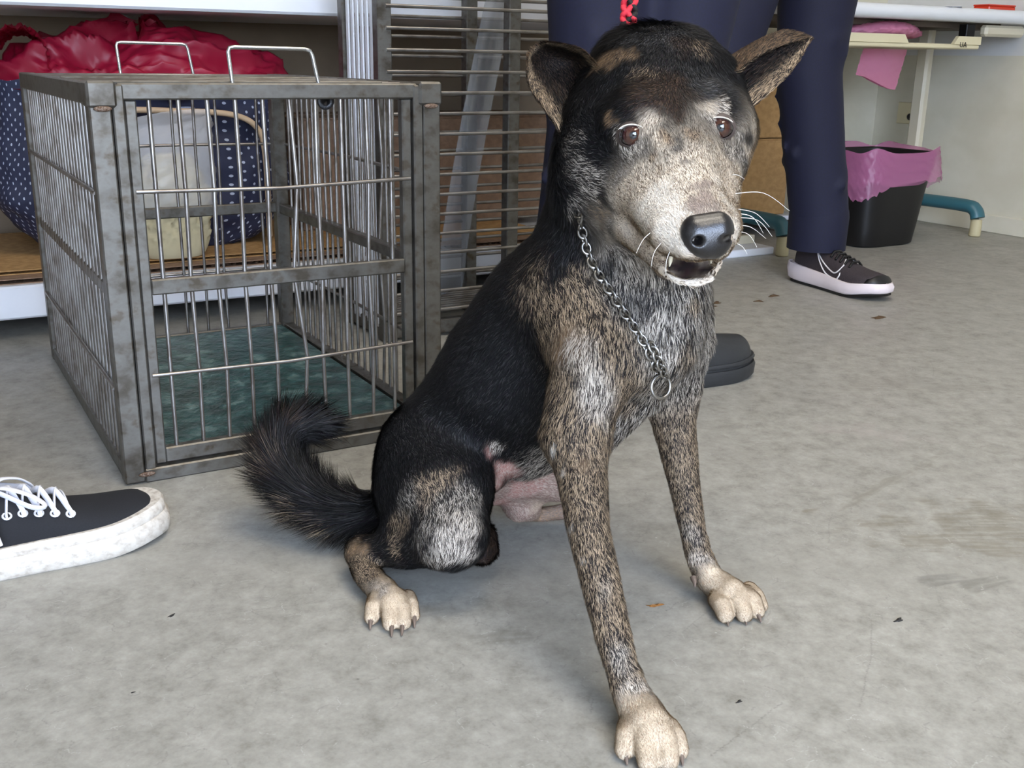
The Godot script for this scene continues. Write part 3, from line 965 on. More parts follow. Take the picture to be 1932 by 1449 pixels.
func shoe_sole(length: float, levels: Array, toe_spring: float, rib: float, heel_flare := 0.0) -> MB:
	# levels: [height at heel, height at toe, widening]
	var b := MB.new()
	var nl := levels.size()
	b.grid(240, nl - 1, func(u: float, w: float) -> Vector3:
		var q: Array = levels[roundi(w * (nl - 1))]
		var p := loop_point(u, length, q[2])
		var f := clampf(p.x / length, 0, 1)
		var r := 0.0
		if rib > 0 and f > 0.60 and roundi(w * (nl - 1)) in [1, 2, 3]:
			r = rib * (1.0 if int(u * 240) % 2 == 0 else -1.0) + rib
		if r != 0.0:
			p = loop_point(u, length, q[2] + r)
		p.x -= heel_flare * (1.0 - smoothstep(0.0, 0.12, f)) * w
		p.y = lerpf(q[0], q[1], f) + toe_spring * smoothstep(0.72, 1.0, f)
		return p, true, true)
	for e in 2:
		var q: Array = levels[0 if e == 0 else nl - 1]
		b.grid(120, 3, func(u: float, w: float) -> Vector3:
			var p := loop_point(u, length, q[2])
			var f := clampf(p.x / length, 0, 1)
			return Vector3(p.x, lerpf(q[0], q[1], f) + toe_spring * smoothstep(0.72, 1.0, f), p.z * w), true, e == 1)
	return b

func shoe_upper(length: float, base: float, heights: Array, toe_spring: float, shrink := 0.004, power := 0.75) -> MB:
	var b := MB.new()
	b.grid(60, 40, func(u: float, w: float) -> Vector3:
		var f := 0.5 - 0.5 * cos(clampf(w, 0.005, 0.995) * PI)
		var a := PI * u
		var hw := maxf(outline(FOOT_W, f) - shrink, 0.001)
		var top := outline(heights, f)
		var s := toe_spring * smoothstep(0.72, 1.0, f)
		var y := base + s + (top - base) * pow(sin(a), power)
		var narrow := 1.0 - 0.35 * smoothstep(0.06, 0.10, top) * pow(sin(a), 2.0)
		return Vector3(f * length, y, cos(a) * hw * narrow * -1.0 + 0.006 * sin(f * PI)), false, false)
	return b

func legs(called: String, label: String, hip: Vector3, knees: Array, ankles: Array, m: Material, r: Array, group := "") -> Node3D:
	var foot: Vector3 = ankles[0]
	var t := thing(called, label, "person", Vector3(hip.x, 0, hip.z), 0.0, group)
	var f := Field.new()
	var off := Vector3(hip.x, 0, hip.z)
	for k in 2:
		var h: Vector3 = hip + (knees[k] - knees[1 - k]).normalized() * Vector3(0.09, 0, 0.09)
		var kn: Vector3 = knees[k]
		var an: Vector3 = ankles[k]
		var mid := kn.lerp(an, 0.5)
		var rows := [[h, r[0], kn, r[1]], [kn, r[1], mid, r[2]], [mid, r[2], an, r[3]]]
		for q in rows:
			f.bone([q[0].x, q[0].y, q[0].z, q[1], q[2].x, q[2].y, q[2].z, q[3], 0.03, 0.0, k + 1, 0])
		# cloth hangs in soft folds: rings of small ridges round the shin and the knee
		for q in 9:
			var fr := 0.06 + 0.105 * q
			var c := kn.lerp(an, fr) if q < 7 else h.lerp(kn, 0.75 + 0.1 * (q - 7))
			var a := rng.randf_range(0, TAU)
			var rr: float = lerpf(r[1], r[3], fr) * 0.93
			var d := Vector3(cos(a), 0, sin(a))
			var e := Vector3(-d.z, rng.randf_range(-0.5, 0.5), d.x)
			var p0 := c + d * rr * 0.9 + e * 0.045
			var p1 := c + d * rr * 0.9 - e * 0.045
			f.bone([p0.x, p0.y, p0.z, 0.010, p1.x, p1.y, p1.z, 0.006, 0.02, 0.0, 10 + q + 20 * k, 0])
	f.bone([hip.x, hip.y, hip.z, r[0] * 1.25, hip.x, hip.y + 0.14, hip.z, r[0] * 1.2, 0.08, 0.0, 3, 0])
	var g0: Dictionary = f.mesh(0.013, func(p: Vector3, _b: float) -> bool: return p.y < hip.y + 0.22)
	part("trousers", array_mesh(g0.v, g0.n, g0.ix), m, t, -off)
	# open hems: a short turned cuff at each ankle
	for k in 2:
		var an: Vector3 = ankles[k]
		var b := MB.new()
		b.lathe([[r[3] * 0.90, -0.022 - r[3] * 0.8], [r[3] * 1.0, -0.024 - r[3] * 0.8], [r[3] * 1.02, 0.0], [r[3] * 0.98, 0.02]], 28, an)
		part("cuff", b.mesh(), m, t, -off)
	return t

func people() -> void:
	var navy_t := noise_tex(51, 0.05, 3, [[0.3, Color(0.027, 0.036, 0.135)], [0.7, Color(0.038, 0.048, 0.165)]])
	var navy := mat(g(1.0), 0.8, 0.0, navy_t, 3.0)
	# the handler behind the dog, in rubber boots
	var a := legs("person", "person in navy trousers and black rubber boots behind the dog", W(1.10, 0.90, 1.46),
		[W(0.995, 0.50, 1.46), W(1.115, 0.50, 1.42)], [W(0.965, 0.13, 1.50), W(1.085, 0.13, 1.405)], navy, [0.105, 0.073, 0.064, 0.060])
	for q in [[W(1.022, 0, 1.392), 0.05], [W(0.905, 0, 1.50), -0.15]]:
		var r := part("rubber_boot", shoe_upper(0.285, 0.018, [[0.0, 0.12], [0.1, 0.16], [0.34, 0.16], [0.45, 0.12], [0.6, 0.088], [0.8, 0.076], [0.93, 0.068], [1.0, 0.03]], 0.004, -0.001, 0.55).mesh(), M.rubber, a, q[0] - a.position, Basis(Vector3.UP, TURN + q[1]))
		part("sole", shoe_sole(0.285, [[0.0, 0.0, 0.002], [0.004, 0.004, 0.005], [0.020, 0.020, 0.006], [0.026, 0.026, 0.004]], 0.004, 0.0).mesh(), M.rubber, r)
		part("rand", shoe_sole(0.285, [[0.030, 0.030, 0.0025], [0.033, 0.034, 0.0045], [0.037, 0.039, 0.0025]], 0.004, 0.0).mesh(), M.rubber, r)
	# the second person, in running shoes
	var b := legs("person", "person in navy trousers and dark running shoes near waste bin", W(1.90, 0.92, 1.99),
		[W(1.965, 0.52, 1.97), W(1.69, 0.52, 1.99)], [W(2.02, 0.172, 1.945), W(1.52, 0.172, 2.03)], navy, [0.115, 0.078, 0.074, 0.073])
	for q in [[W(2.022, 0, 2.005), -PI / 2.0 - 0.02], [W(1.515, 0, 2.12), -PI / 2.0 - 0.05]]:
		running_shoe(b, q[0] - b.position, TURN + q[1])
	# the third person stands to the side of the cage in canvas sneakers
	var jeans := mat(g(1.0), 0.85, 0.0, noise_tex(52, 0.05, 3, [[0.3, Color(0.12, 0.13, 0.16)], [0.7, Color(0.16, 0.17, 0.20)]]), 3.0)
	var c := legs("person", "person in dark jeans and black canvas sneakers beside the cage", W(-0.28, 0.90, 1.05),
		[W(-0.14, 0.48, 1.15), W(-0.30, 0.48, 0.95)], [W(-0.035, 0.17, 1.175), W(-0.36, 0.17, 0.90)], jeans, [0.11, 0.075, 0.062, 0.056])
	for q in [[W(-0.060, 0, 1.185), 0.10], [W(-0.42, 0, 0.90), -0.1]]:
		canvas_sneaker(c, q[0] - c.position, TURN + q[1])

func running_shoe(t: Node3D, at: Vector3, turn: float) -> void:
	var L := 0.30
	var knit := mat(g(1.0), 0.75, 0.0, noise_tex(53, 0.08, 3, [[0.3, Color(0.15, 0.13, 0.14)], [0.7, Color(0.24, 0.20, 0.21)]], 512), 8.0)
	var s := part("running_shoe", shoe_upper(L, 0.030, [[0.0, 0.09], [0.08, 0.105], [0.3, 0.10], [0.42, 0.092], [0.6, 0.078], [0.8, 0.062], [0.93, 0.050], [1.0, 0.032]], 0.012, 0.002, 0.62).mesh(), knit, t, at, Basis(Vector3.UP, turn))
	var foam := mat(Color(0.86, 0.81, 0.81), 0.6)
	part("midsole", shoe_sole(L, [[0.006, 0.006, 0.002], [0.012, 0.010, 0.007], [0.034, 0.020, 0.008], [0.050, 0.030, 0.004]], 0.012, 0.0, 0.012).mesh(), foam, s)
	part("outsole", shoe_sole(L, [[0.0, 0.0, 0.0], [0.001, 0.001, 0.004], [0.007, 0.007, 0.004]], 0.012, 0.0).mesh(), M.black_plastic, s)
	var cap := shoe_upper(L, 0.014, [[0.0, 0.0], [0.86, 0.014], [0.90, 0.050], [0.95, 0.049], [1.0, 0.032]], 0.012, -0.006, 0.55)
	part("toe_guard", cap.mesh(), M.black_plastic, s)
	# laces and the swoosh-like side mark as raised outlines
	for k in 5:
		var f := 0.46 + 0.052 * k
		var y := 0.012 + outline([[0.0, 0.09], [0.08, 0.105], [0.3, 0.10], [0.42, 0.092], [0.6, 0.078], [0.8, 0.062], [0.93, 0.050], [1.0, 0.032]], f)
		part("lace", tube_mesh([Vector3(f * L - 0.004, y - 0.018, -0.022), Vector3(f * L, y - 0.006, -0.006), Vector3(f * L, y - 0.006, 0.014), Vector3(f * L + 0.004, y - 0.018, 0.028)], 0.0032, 6), M.black_plastic, s)
	var mark := mat(Color(0.85, 0.83, 0.83), 0.5)
	for sd in [-1.0, 1.0]:
		var mb := MB.new()
		var pts := []
		for q in [[0.30, 0.088], [0.40, 0.070], [0.50, 0.056], [0.575, 0.050], [0.615, 0.056], [0.625, 0.070], [0.600, 0.082]]:
			pts.append(on_upper(L, q[0], q[1], sd))
		mb.tube(smooth_path(pts, 5), 0.0018, 6)
		pts = []
		for q in [[0.30, 0.088], [0.37, 0.068], [0.46, 0.046], [0.54, 0.038], [0.61, 0.036], [0.645, 0.048], [0.600, 0.082]]:
			pts.append(on_upper(L, q[0], q[1], sd))
		mb.tube(smooth_path(pts, 5), 0.0018, 6)
		part("side_mark", mb.mesh(), mark, s)

func on_upper(L: float, f: float, y: float, sd: float) -> Vector3:
	# a point on the running shoe's upper at height y
	var top := outline([[0.0, 0.09], [0.08, 0.105], [0.3, 0.10], [0.42, 0.092], [0.6, 0.078], [0.8, 0.062], [0.93, 0.050], [1.0, 0.032]], f)
	var k := clampf((y - 0.030) / (top - 0.030), 0.0, 0.98)
	var a := asin(pow(k, 1.0 / 0.62))
	var hw := outline(FOOT_W, f) - 0.002
	var narrow := 1.0 - 0.35 * smoothstep(0.06, 0.10, top) * pow(sin(a), 2.0)
	return Vector3(f * L, y, sd * (cos(a) * hw * narrow + 0.0008) + 0.006 * sin(f * PI))

const SNEAKER_TOP := [[0.0, 0.075], [0.06, 0.082], [0.25, 0.070], [0.36, 0.084], [0.44, 0.083], [0.55, 0.072], [0.66, 0.060], [0.80, 0.052], [0.92, 0.046], [1.0, 0.028]]

func canvas_sneaker(t: Node3D, at: Vector3, turn: float) -> void:
	var L := 0.285
	var canvas := mat(g(1.0), 0.85, 0.0, noise_tex(54, 0.12, 3, [[0.3, Color(0.045, 0.047, 0.062)], [0.7, Color(0.075, 0.078, 0.095)]], 512), 8.0)
	var s := part("canvas_sneaker", shoe_upper(L, 0.022, SNEAKER_TOP, 0.006, 0.003, 0.62).mesh(), canvas, t, at, Basis(Vector3.UP, turn))
	var rub := mat(g(1.0), 0.6, 0.0, noise_tex(55, 0.02, 5, [[0.2, Color(0.64, 0.60, 0.55)], [0.45, Color(0.75, 0.72, 0.67)], [0.8, Color(0.80, 0.78, 0.74)]], 512), 9.0)
	part("sole", shoe_sole(L, [[0.0, 0.0, 0.002], [0.004, 0.004, 0.0055], [0.012, 0.013, 0.0058], [0.020, 0.022, 0.0055], [0.024, 0.026, 0.0035]], 0.006, 0.0008).mesh(), rub, s)
	part("foxing", shoe_sole(L, [[0.022, 0.024, 0.002], [0.026, 0.029, 0.0035], [0.031, 0.036, 0.0025], [0.033, 0.039, 0.0]], 0.006, 0.0).mesh(), rub, s)
	var lace_m := mat(Color(0.86, 0.86, 0.88), 0.75)
	var eye_m := mat(Color(0.90, 0.90, 0.90), 0.3, 0.4)
	# stitched lace stay, eyelets and laces
	var eyelets := []
	for sd in [-1.0, 1.0]:
		for k in 5:
			var f := 0.40 + 0.055 * k
			var top := outline(SNEAKER_TOP, f)
			var a := 0.62 + 0.03 * k
			var hw := outline(FOOT_W, f) - 0.003
			var nar := 1.0 - 0.35 * smoothstep(0.06, 0.10, top) * pow(sin(a), 2.0)
			var p := Vector3(f * L, 0.022 + (top - 0.022) * pow(sin(a), 0.62) + 0.001, sd * cos(a) * hw * nar + 0.006 * sin(f * PI))
			eyelets.append(p)
			var b := MB.new()
			b.ring(0.0042, 0.0012, Vector3.ZERO, Basis(Vector3.RIGHT, -1.0 * sd), 14, 6)
			part("eyelet", b.mesh(), eye_m, s, p)
	for k in 5:
		var p0: Vector3 = eyelets[k]
		var p1: Vector3 = eyelets[5 + k]
		var y := outline(SNEAKER_TOP, p0.x / L) + 0.0055
		var q1: Vector3 = eyelets[5 + mini(k + 1, 4)] if k < 4 else p1
		for pair in ([[p0, q1], [p1, eyelets[mini(k + 1, 4)]]] if k < 4 else [[p0, p1]]):
			var m0: Vector3 = pair[0]
			var m1: Vector3 = pair[1]
			var b := MB.new()
			b.tube(smooth_path([m0 - Vector3(0, 0.002, 0), m0 + Vector3(0, 0.0025, -signf(m0.z - 0.005) * 0.002), Vector3((m0.x + m1.x) / 2, y - 0.001, (m0.z + m1.z) / 2), m1 + Vector3(0, 0.0025, -signf(m1.z - 0.005) * 0.002), m1 - Vector3(0, 0.002, 0)], 5), 0.0040, 8, true, 0.35)
			part("lace", b.mesh(), lace_m, s)
	# the bow: two loops and two ends
	var kn := Vector3(0.38 * L, 0.088, 0.004)
	for sd in [-1.0, 1.0]:
		var b := MB.new()
		b.tube(smooth_path([kn, kn + Vector3(0.008, 0.006, 0.014 * sd), kn + Vector3(0.030, -0.002, 0.028 * sd), kn + Vector3(0.044, -0.016, 0.033 * sd), kn + Vector3(0.030, -0.014, 0.034 * sd), kn + Vector3(0.008, -0.002, 0.016 * sd), kn], 6), 0.0042, 8, true, 0.35)
		part("lace_loop", b.mesh(), lace_m, s)
		b = MB.new()
		b.tube(smooth_path([kn, kn + Vector3(-0.01, 0.004, 0.02 * sd), kn + Vector3(-0.012, -0.02, 0.040 * sd), kn + Vector3(-0.008, -0.045, 0.046 * sd)], 6), 0.0036, 8, true, 0.4)
		part("lace_end", b.mesh(), lace_m, s)

# ---------------------------------------------------------------- chain, leash, litter
func chain_and_leash() -> void:
	var base: Vector3 = CHAIN_PATH[CHAIN_PATH.size() - 1]
	var t := thing("chain_collar", "steel choke chain collar of twisted links hanging round dog's neck", "collar", base, 0.0)
	var path := smooth_path(CHAIN_PATH, 12)
	var chrome := mat(Color(0.62, 0.61, 0.59), 0.28, 1.0)
	var link := MB.new()
	link.ring(0.0038, 0.0011, Vector3.ZERO, Basis(), 18, 7, 1.40)
	var lm := link.mesh()
	var walked := 0.0
	var next := 0.0
	var k := 0
	for i in path.size() - 1:
		var seg := path[i + 1] - path[i]
		var l := seg.length()
		while next <= walked + l:
			var p := path[i] + seg * ((next - walked) / l)
			var x := seg.normalized()
			var out := (p - Vector3(0.12, 0.33, -1.06)).normalized()
			var z := (out - x * out.dot(x)).normalized()
			var b := Basis(x, z.cross(x), z).rotated(x, 0.75 if k % 2 == 0 else -0.55)
			part("link", lm, chrome, t, p - base, b)
			next += 0.0073
			k += 1
		walked += l
	# the run that doubles back beside the last links, and the ring
	var n := path.size()
	for j in 8:
		var i := n - 4 - j * 3
		var x := (path[i + 1] - path[i]).normalized()
		part("link", lm, chrome, t, path[i] - base + Vector3(0.006, -0.001, 0.002), Basis(x, x.cross(Vector3(0, 0, 1)).normalized(), x.cross(x.cross(Vector3(0, 0, 1)).normalized())).orthonormalized().rotated(x, 0.6 if j % 2 == 0 else -0.7))
	var ring := MB.new()
	ring.ring(0.0105, 0.0017, Vector3.ZERO, Basis(), 28, 8)
	part("ring", ring.mesh(), chrome, t, Vector3(0.002, -0.010, 0.003), Basis(Vector3.UP, 0.5).rotated(Vector3.RIGHT, -0.2))
	# braided leash
	var l := thing("leash", "red and black braided rope leash rising behind dog's head", "leash", Vector3(0.115, 0.52, -1.16), 0.0)
	var red := mat(Color(0.78, 0.16, 0.22), 0.8)
	var black := mat(Color(0.07, 0.05, 0.05), 0.8)
	var axis := [Vector3(0.0, 0.0, 0.0), Vector3(0.001, 0.05, -0.015), Vector3(0.004, 0.10, -0.035), Vector3(0.012, 0.25, -0.09), Vector3(0.03, 0.45, -0.16)]
	var ap := smooth_path(axis, 60)
	for q in 6:
		var pts := PackedVector3Array()
		var dir := 1.0 if q % 2 == 0 else -1.0
		for i in ap.size():
			var a := TAU * (q / 2) / 3.0 + dir * i * 0.115
			var rr := 0.0058 + 0.0014 * sin(i * 0.345 + q * PI)
			pts.push_back(ap[i] + Vector3(cos(a) * rr, 0, sin(a) * rr))
		var b := MB.new()
		b.tube(pts, 0.0030, 6)
		part("strand", b.mesh(), black if q in [2, 5] else red, l)

func debris() -> void:
	var leaf := mat(Color(0.30, 0.22, 0.13), 0.8)
	var dark := mat(Color(0.12, 0.11, 0.10), 0.8)
	var amber := mat(Color(0.50, 0.33, 0.13), 0.6)
	var rows := [
		[0.476, -2.437, 0.016, leaf, "dry_flake", "small brown dry flake on floor behind the dog"],
		[0.464, -2.40, 0.008, leaf, "dry_flake", "small brown dry flake on floor behind the dog"],
		[0.631, -2.525, 0.017, leaf, "dry_flake", "small brown dry flake on floor behind the dog"],
		[0.582, -2.463, 0.012, leaf, "dry_flake", "small brown dry flake on floor behind the dog"],
		[0.815, -2.309, 0.018, leaf, "dry_flake", "small brown dry flake on floor behind the dog"],
		[0.149, -0.985, 0.0055, amber, "crumb", "amber crumb on floor between the dog's front paws"],
		[0.156, -0.987, 0.0050, amber, "crumb", "amber crumb on floor between the dog's front paws"],
		[0.397, -0.963, 0.006, dark, "grit", "tiny dark grit speck on open floor"],
		[0.205, -0.815, 0.0035, dark, "grit", "tiny dark grit speck on open floor"],
		[-0.339, -0.950, 0.004, dark, "grit", "tiny dark grit speck on open floor"],
		[-0.331, -0.815, 0.002, dark, "grit", "tiny dark grit speck on open floor"],
		[0.115, -0.826, 0.0022, dark, "grit", "tiny dark grit speck on open floor"],
	]
	for q in rows:
		var t := thing(q[4], q[5], "litter", Vector3(q[0], 0.0002, q[1]), rng.randf_range(0, 1.0), q[4].replace("_", " ") + "s on the floor")
		var b := MB.new()
		var r: float = q[2]
		var ph := rng.randf_range(0, TAU)
		b.grid(14, 3, func(u: float, w: float) -> Vector3:
			var a := TAU * u
			var k := r * (1.0 + 0.3 * sin(a * 3.0 + ph) + 0.15 * sin(a * 5.0)) * sin(w * PI / 2)
			return Vector3(k * cos(a), r * 0.22 * (1.0 - w) * (1.0 + 0.5 * sin(a * 2.0)), -k * 0.45 * sin(a)), true, true)
		part("chip", b.mesh(), q[3], t)

# ---------------------------------------------------------------- smooth surfaces from tapered bones
# A bone is [ax, ay, az, ra, bx, by, bz, rb, k, hair]; bones join by a smooth minimum of width k.
class Field:
	var a := PackedVector3Array()
	var ba := PackedVector3Array()
	var inv := PackedFloat32Array()
	var ra := PackedFloat32Array()
	var dr := PackedFloat32Array()
	var k := PackedFloat32Array()
	var hair := PackedFloat32Array()
	var grp := PackedInt32Array()
	var coat := PackedInt32Array()
	var sa := PackedVector3Array()
	var sba := PackedVector3Array()
	var sinv := PackedFloat32Array()
	var sra := PackedFloat32Array()
	var sdr := PackedFloat32Array()
	var sk := PackedFloat32Array()
	func bone(q: Array) -> void:
		var p := Vector3(q[0], q[1], q[2])
		var w := Vector3(q[4], q[5], q[6]) - p
		a.push_back(p)
		ba.push_back(w)
		inv.push_back(1.0 / maxf(w.length_squared(), 1e-10))
		ra.push_back(q[3])
		dr.push_back(q[7] - q[3])
		k.push_back(q[8])
		hair.push_back(q[9] if q.size() > 9 else 0.0)
		grp.push_back(q[10] if q.size() > 10 else a.size())
		coat.push_back(q[11] if q.size() > 11 else 0)
	func cut(q: Array) -> void:
		var p := Vector3(q[0], q[1], q[2])
		var w := Vector3(q[4], q[5], q[6]) - p
		sa.push_back(p)
		sba.push_back(w)
		sinv.push_back(1.0 / maxf(w.length_squared(), 1e-10))
		sra.push_back(q[3])
		sdr.push_back(q[7] - q[3])
		sk.push_back(q[8])
	func one(i: int, p: Vector3) -> float:
		var pa := p - a[i]
		var t := clampf(pa.dot(ba[i]) * inv[i], 0.0, 1.0)
		return (pa - ba[i] * t).length() - ra[i] - dr[i] * t
	func near(p: Vector3, reach: float, from: PackedInt32Array) -> PackedInt32Array:
		var ds := PackedFloat32Array()
		var best := 1e9
		for i in from:
			var d := one(i, p)
			ds.push_back(d)
			best = minf(best, d)
		var out := PackedInt32Array()
		for j in from.size():
			if ds[j] < best + reach:
				out.push_back(from[j])
		return out
	func at(p: Vector3, list: PackedInt32Array) -> float:
		var d := 1e9
		var cur := -1
		var kk := 0.01
		var e := 1e9
		for i in list:
			if grp[i] != cur:
				var h := kk - absf(d - e)
				d = minf(d, e)
				if h > 0.0 and cur >= 0:
					d -= h * h / kk * 0.25
				cur = grp[i]
				kk = k[i]
				e = 1e9
			var pa := p - a[i]
			var t := clampf(pa.dot(ba[i]) * inv[i], 0.0, 1.0)
			e = minf(e, (pa - ba[i] * t).length() - ra[i] - dr[i] * t)
		var hh := kk - absf(d - e)
		d = minf(d, e)
		if hh > 0.0:
			d -= hh * hh / kk * 0.25
		for i in sa.size():
			var pa := p - sa[i]
			var t := clampf(pa.dot(sba[i]) * sinv[i], 0.0, 1.0)
			var ce := sra[i] + sdr[i] * t - (pa - sba[i] * t).length()
			var h := sk[i] - absf(d - ce)
			d = maxf(d, ce)
			if h > 0.0:
				d += h * h / sk[i] * 0.25
		return d
	# surface nets over blocks of 4 x 4 x 4 cells; keep(p) says which vertices belong; returns v, n, ix and the bones near each vertex
	func mesh(cell: float, keep: Callable) -> Dictionary:
		var all := PackedInt32Array(range(a.size()))
		var lo := Vector3.ONE * 1e9
		var hi := -lo
		for i in a.size():
			var r := Vector3.ONE * (maxf(ra[i], ra[i] + dr[i]) + cell * 3)
			lo = lo.min(a[i] - r).min(a[i] + ba[i] - r)
			hi = hi.max(a[i] + r).max(a[i] + ba[i] + r)
		var blk := cell * 4
		var sup := blk * 3
		var nx := int((hi.x - lo.x) / sup) + 1
		var ny := int((hi.y - lo.y) / sup) + 1
		var nz := int((hi.z - lo.z) / sup) + 1
		var gy := ny * 12 + 2
		var gz := nz * 12 + 2
		var V := PackedVector3Array()
		var N := PackedVector3Array()
		var IX := PackedInt32Array()
		var lists := []
		var which := PackedInt32Array()
		var ids := {}
		var edges := []
		var smp := PackedFloat32Array()
		smp.resize(125)
		for X in nx:
			for Y in ny:
				for Z in nz:
					var sc := lo + Vector3(X + 0.5, Y + 0.5, Z + 0.5) * sup
					var reach := sup * 0.87
					var l0 := near(sc, reach * 2 + 0.06, all)
					var d0 := at(sc, l0)
					if absf(d0) > reach + 0.01:
						continue
					for b in 27:
						var bo := Vector3i(X * 3 + b % 3, Y * 3 + (b / 3) % 3, Z * 3 + b / 9)
						var bc := lo + (Vector3(bo) + Vector3(0.5, 0.5, 0.5)) * blk
						if not keep.call(bc, blk):
							continue
						var rb := blk * 0.87
						if absf(at(bc, l0)) > rb + 0.003:
							continue
						var l1 := near(bc, rb * 2 + 0.055, l0)
						var o := lo + Vector3(bo) * blk
						for q in 125:
							smp[q] = at(o + Vector3(q % 5, (q / 5) % 5, q / 25) * cell, l1)
						var used := false
						for q in 64:
							var cx := q % 4
							var cy := (q / 4) % 4
							var cz := q / 16
							var s0 := cx + cy * 5 + cz * 25
							var mask := 0
							var sum := Vector3.ZERO
							var cnt := 0
							for e in 12:
								var ax := e / 4
								var u := e % 2
								var w := (e / 2) % 2
								var i0 := s0
								var p0 := Vector3.ZERO
								if ax == 0:
									i0 += u * 5 + w * 25
									p0 = Vector3(0, u, w)
								elif ax == 1:
									i0 += u + w * 25
									p0 = Vector3(u, 0, w)
								else:
									i0 += u + w * 5
									p0 = Vector3(u, w, 0)
								var va := smp[i0]
								var vb := smp[i0 + (1 if ax == 0 else 5 if ax == 1 else 25)]
								if (va < 0.0) != (vb < 0.0):
									p0[ax] = va / (va - vb)
									sum += p0
									cnt += 1
							if cnt == 0:
								continue
							var p := o + (Vector3(cx, cy, cz) + sum / cnt) * cell
							var ci := Vector3i(bo.x * 4 + cx, bo.y * 4 + cy, bo.z * 4 + cz)
							var id := (ci.x * gy + ci.y) * gz + ci.z
							if not used:
								used = true
								lists.append(l1)
							ids[id] = V.size()
							V.push_back(p)
							which.push_back(lists.size() - 1)
							var g := at(p, l1)
							var ep := cell * 0.5
							N.push_back(Vector3(at(p + Vector3(ep, 0, 0), l1) - g, at(p + Vector3(0, ep, 0), l1) - g, at(p + Vector3(0, 0, ep), l1) - g).normalized())
							# edges that start at this cell's lowest corner
							var v0 := smp[s0] < 0.0
							for ax in 3:
								var v1 := smp[s0 + (1 if ax == 0 else 5 if ax == 1 else 25)] < 0.0
								if v0 != v1:
									edges.append([ci, ax, v0])
		for e in edges:
			var ci: Vector3i = e[0]
			var ax: int = e[1]
			var d1 := Vector3i.ZERO
			var d2 := Vector3i.ZERO
			d1[(ax + 1) % 3] = 1
			d2[(ax + 2) % 3] = 1
			var c0 := ci
			var c1 := ci - d1
			var c2 := ci - d1 - d2
			var c3 := ci - d2
			var i0: int = ids.get((c0.x * gy + c0.y) * gz + c0.z, -1)
			var i1: int = ids.get((c1.x * gy + c1.y) * gz + c1.z, -1)
			var i2: int = ids.get((c2.x * gy + c2.y) * gz + c2.z, -1)
			var i3: int = ids.get((c3.x * gy + c3.y) * gz + c3.z, -1)
			if i0 < 0 or i1 < 0 or i2 < 0 or i3 < 0:
				continue
			if e[2]:
				IX.append_array([i0, i2, i1, i0, i3, i2])
			else:
				IX.append_array([i0, i1, i2, i0, i2, i3])
		return {"v": V, "n": N, "ix": IX, "lists": lists, "which": which}

func array_mesh(v: PackedVector3Array, n: PackedVector3Array, ix: PackedInt32Array, col := PackedColorArray()) -> ArrayMesh:
	var arr := []
	arr.resize(Mesh.ARRAY_MAX)
	arr[Mesh.ARRAY_VERTEX] = v
	arr[Mesh.ARRAY_NORMAL] = n
	arr[Mesh.ARRAY_INDEX] = ix
	if col.size():
		arr[Mesh.ARRAY_COLOR] = col
	var m := ArrayMesh.new()
	m.add_surface_from_arrays(Mesh.PRIMITIVE_TRIANGLES, arr)
	return m

# coats: [first hair colour, second hair colour, share of the second, length factor, skin colour]; all linear
const COATS := [
	[Color(0.0085, 0.0082, 0.0085), Color(0.036, 0.034, 0.033), 0.12, 1.0],
	[Color(0.022, 0.0175, 0.015), Color(0.34, 0.25, 0.16), 0.42, 1.0],
	[Color(0.024, 0.021, 0.019), Color(0.44, 0.39, 0.325), 0.42, 1.0],
	[Color(0.06, 0.049, 0.041), Color(0.60, 0.53, 0.44), 0.60, 1.0],
	[Color(0.72, 0.61, 0.47), Color(0.15, 0.105, 0.072), 0.27, 1.0],
	[Color(0.82, 0.75, 0.64), Color(0.50, 0.40, 0.30), 0.16, 1.0],
	[Color(0.33, 0.215, 0.12), Color(0.035, 0.025, 0.02), 0.48, 1.0],
	[Color(0.40, 0.20, 0.165), Color(0.52, 0.42, 0.35), 0.35, 0.45],
	[Color(0.018, 0.012, 0.0095), Color(0.07, 0.042, 0.027), 0.22, 1.0],
	[Color(0.58, 0.475, 0.34), Color(0.36, 0.25, 0.165), 0.25, 0.9],
	[Color(0.20, 0.145, 0.12), Color(0.44, 0.35, 0.29), 0.45, 0.8],
	[Color(0.014, 0.0075, 0.008), Color(0.018, 0.010, 0.010), 0.2, 0.0],
	[Color(0.017, 0.017, 0.0175), Color(0.085, 0.082, 0.08), 0.30, 1.0],
	[Color(0.022, 0.016, 0.012), Color(0.15, 0.095, 0.055), 0.36, 1.0],
	[Color(0.008, 0.0065, 0.006), Color(0.050, 0.034, 0.024), 0.26, 1.0],
	[Color(0.24, 0.155, 0.125), Color(0.42, 0.33, 0.26), 0.4, 1.0],
]

class Coat:
	# a piece of skin with its hair: per vertex the two hair colours, the share of the second, length and lie
	var v := PackedVector3Array()
	var n := PackedVector3Array()
	var ix := PackedInt32Array()
	var c1 := PackedVector3Array()
	var c2 := PackedVector3Array()
	var share := PackedFloat32Array()
	var length := PackedFloat32Array()
	var lie := PackedVector3Array()

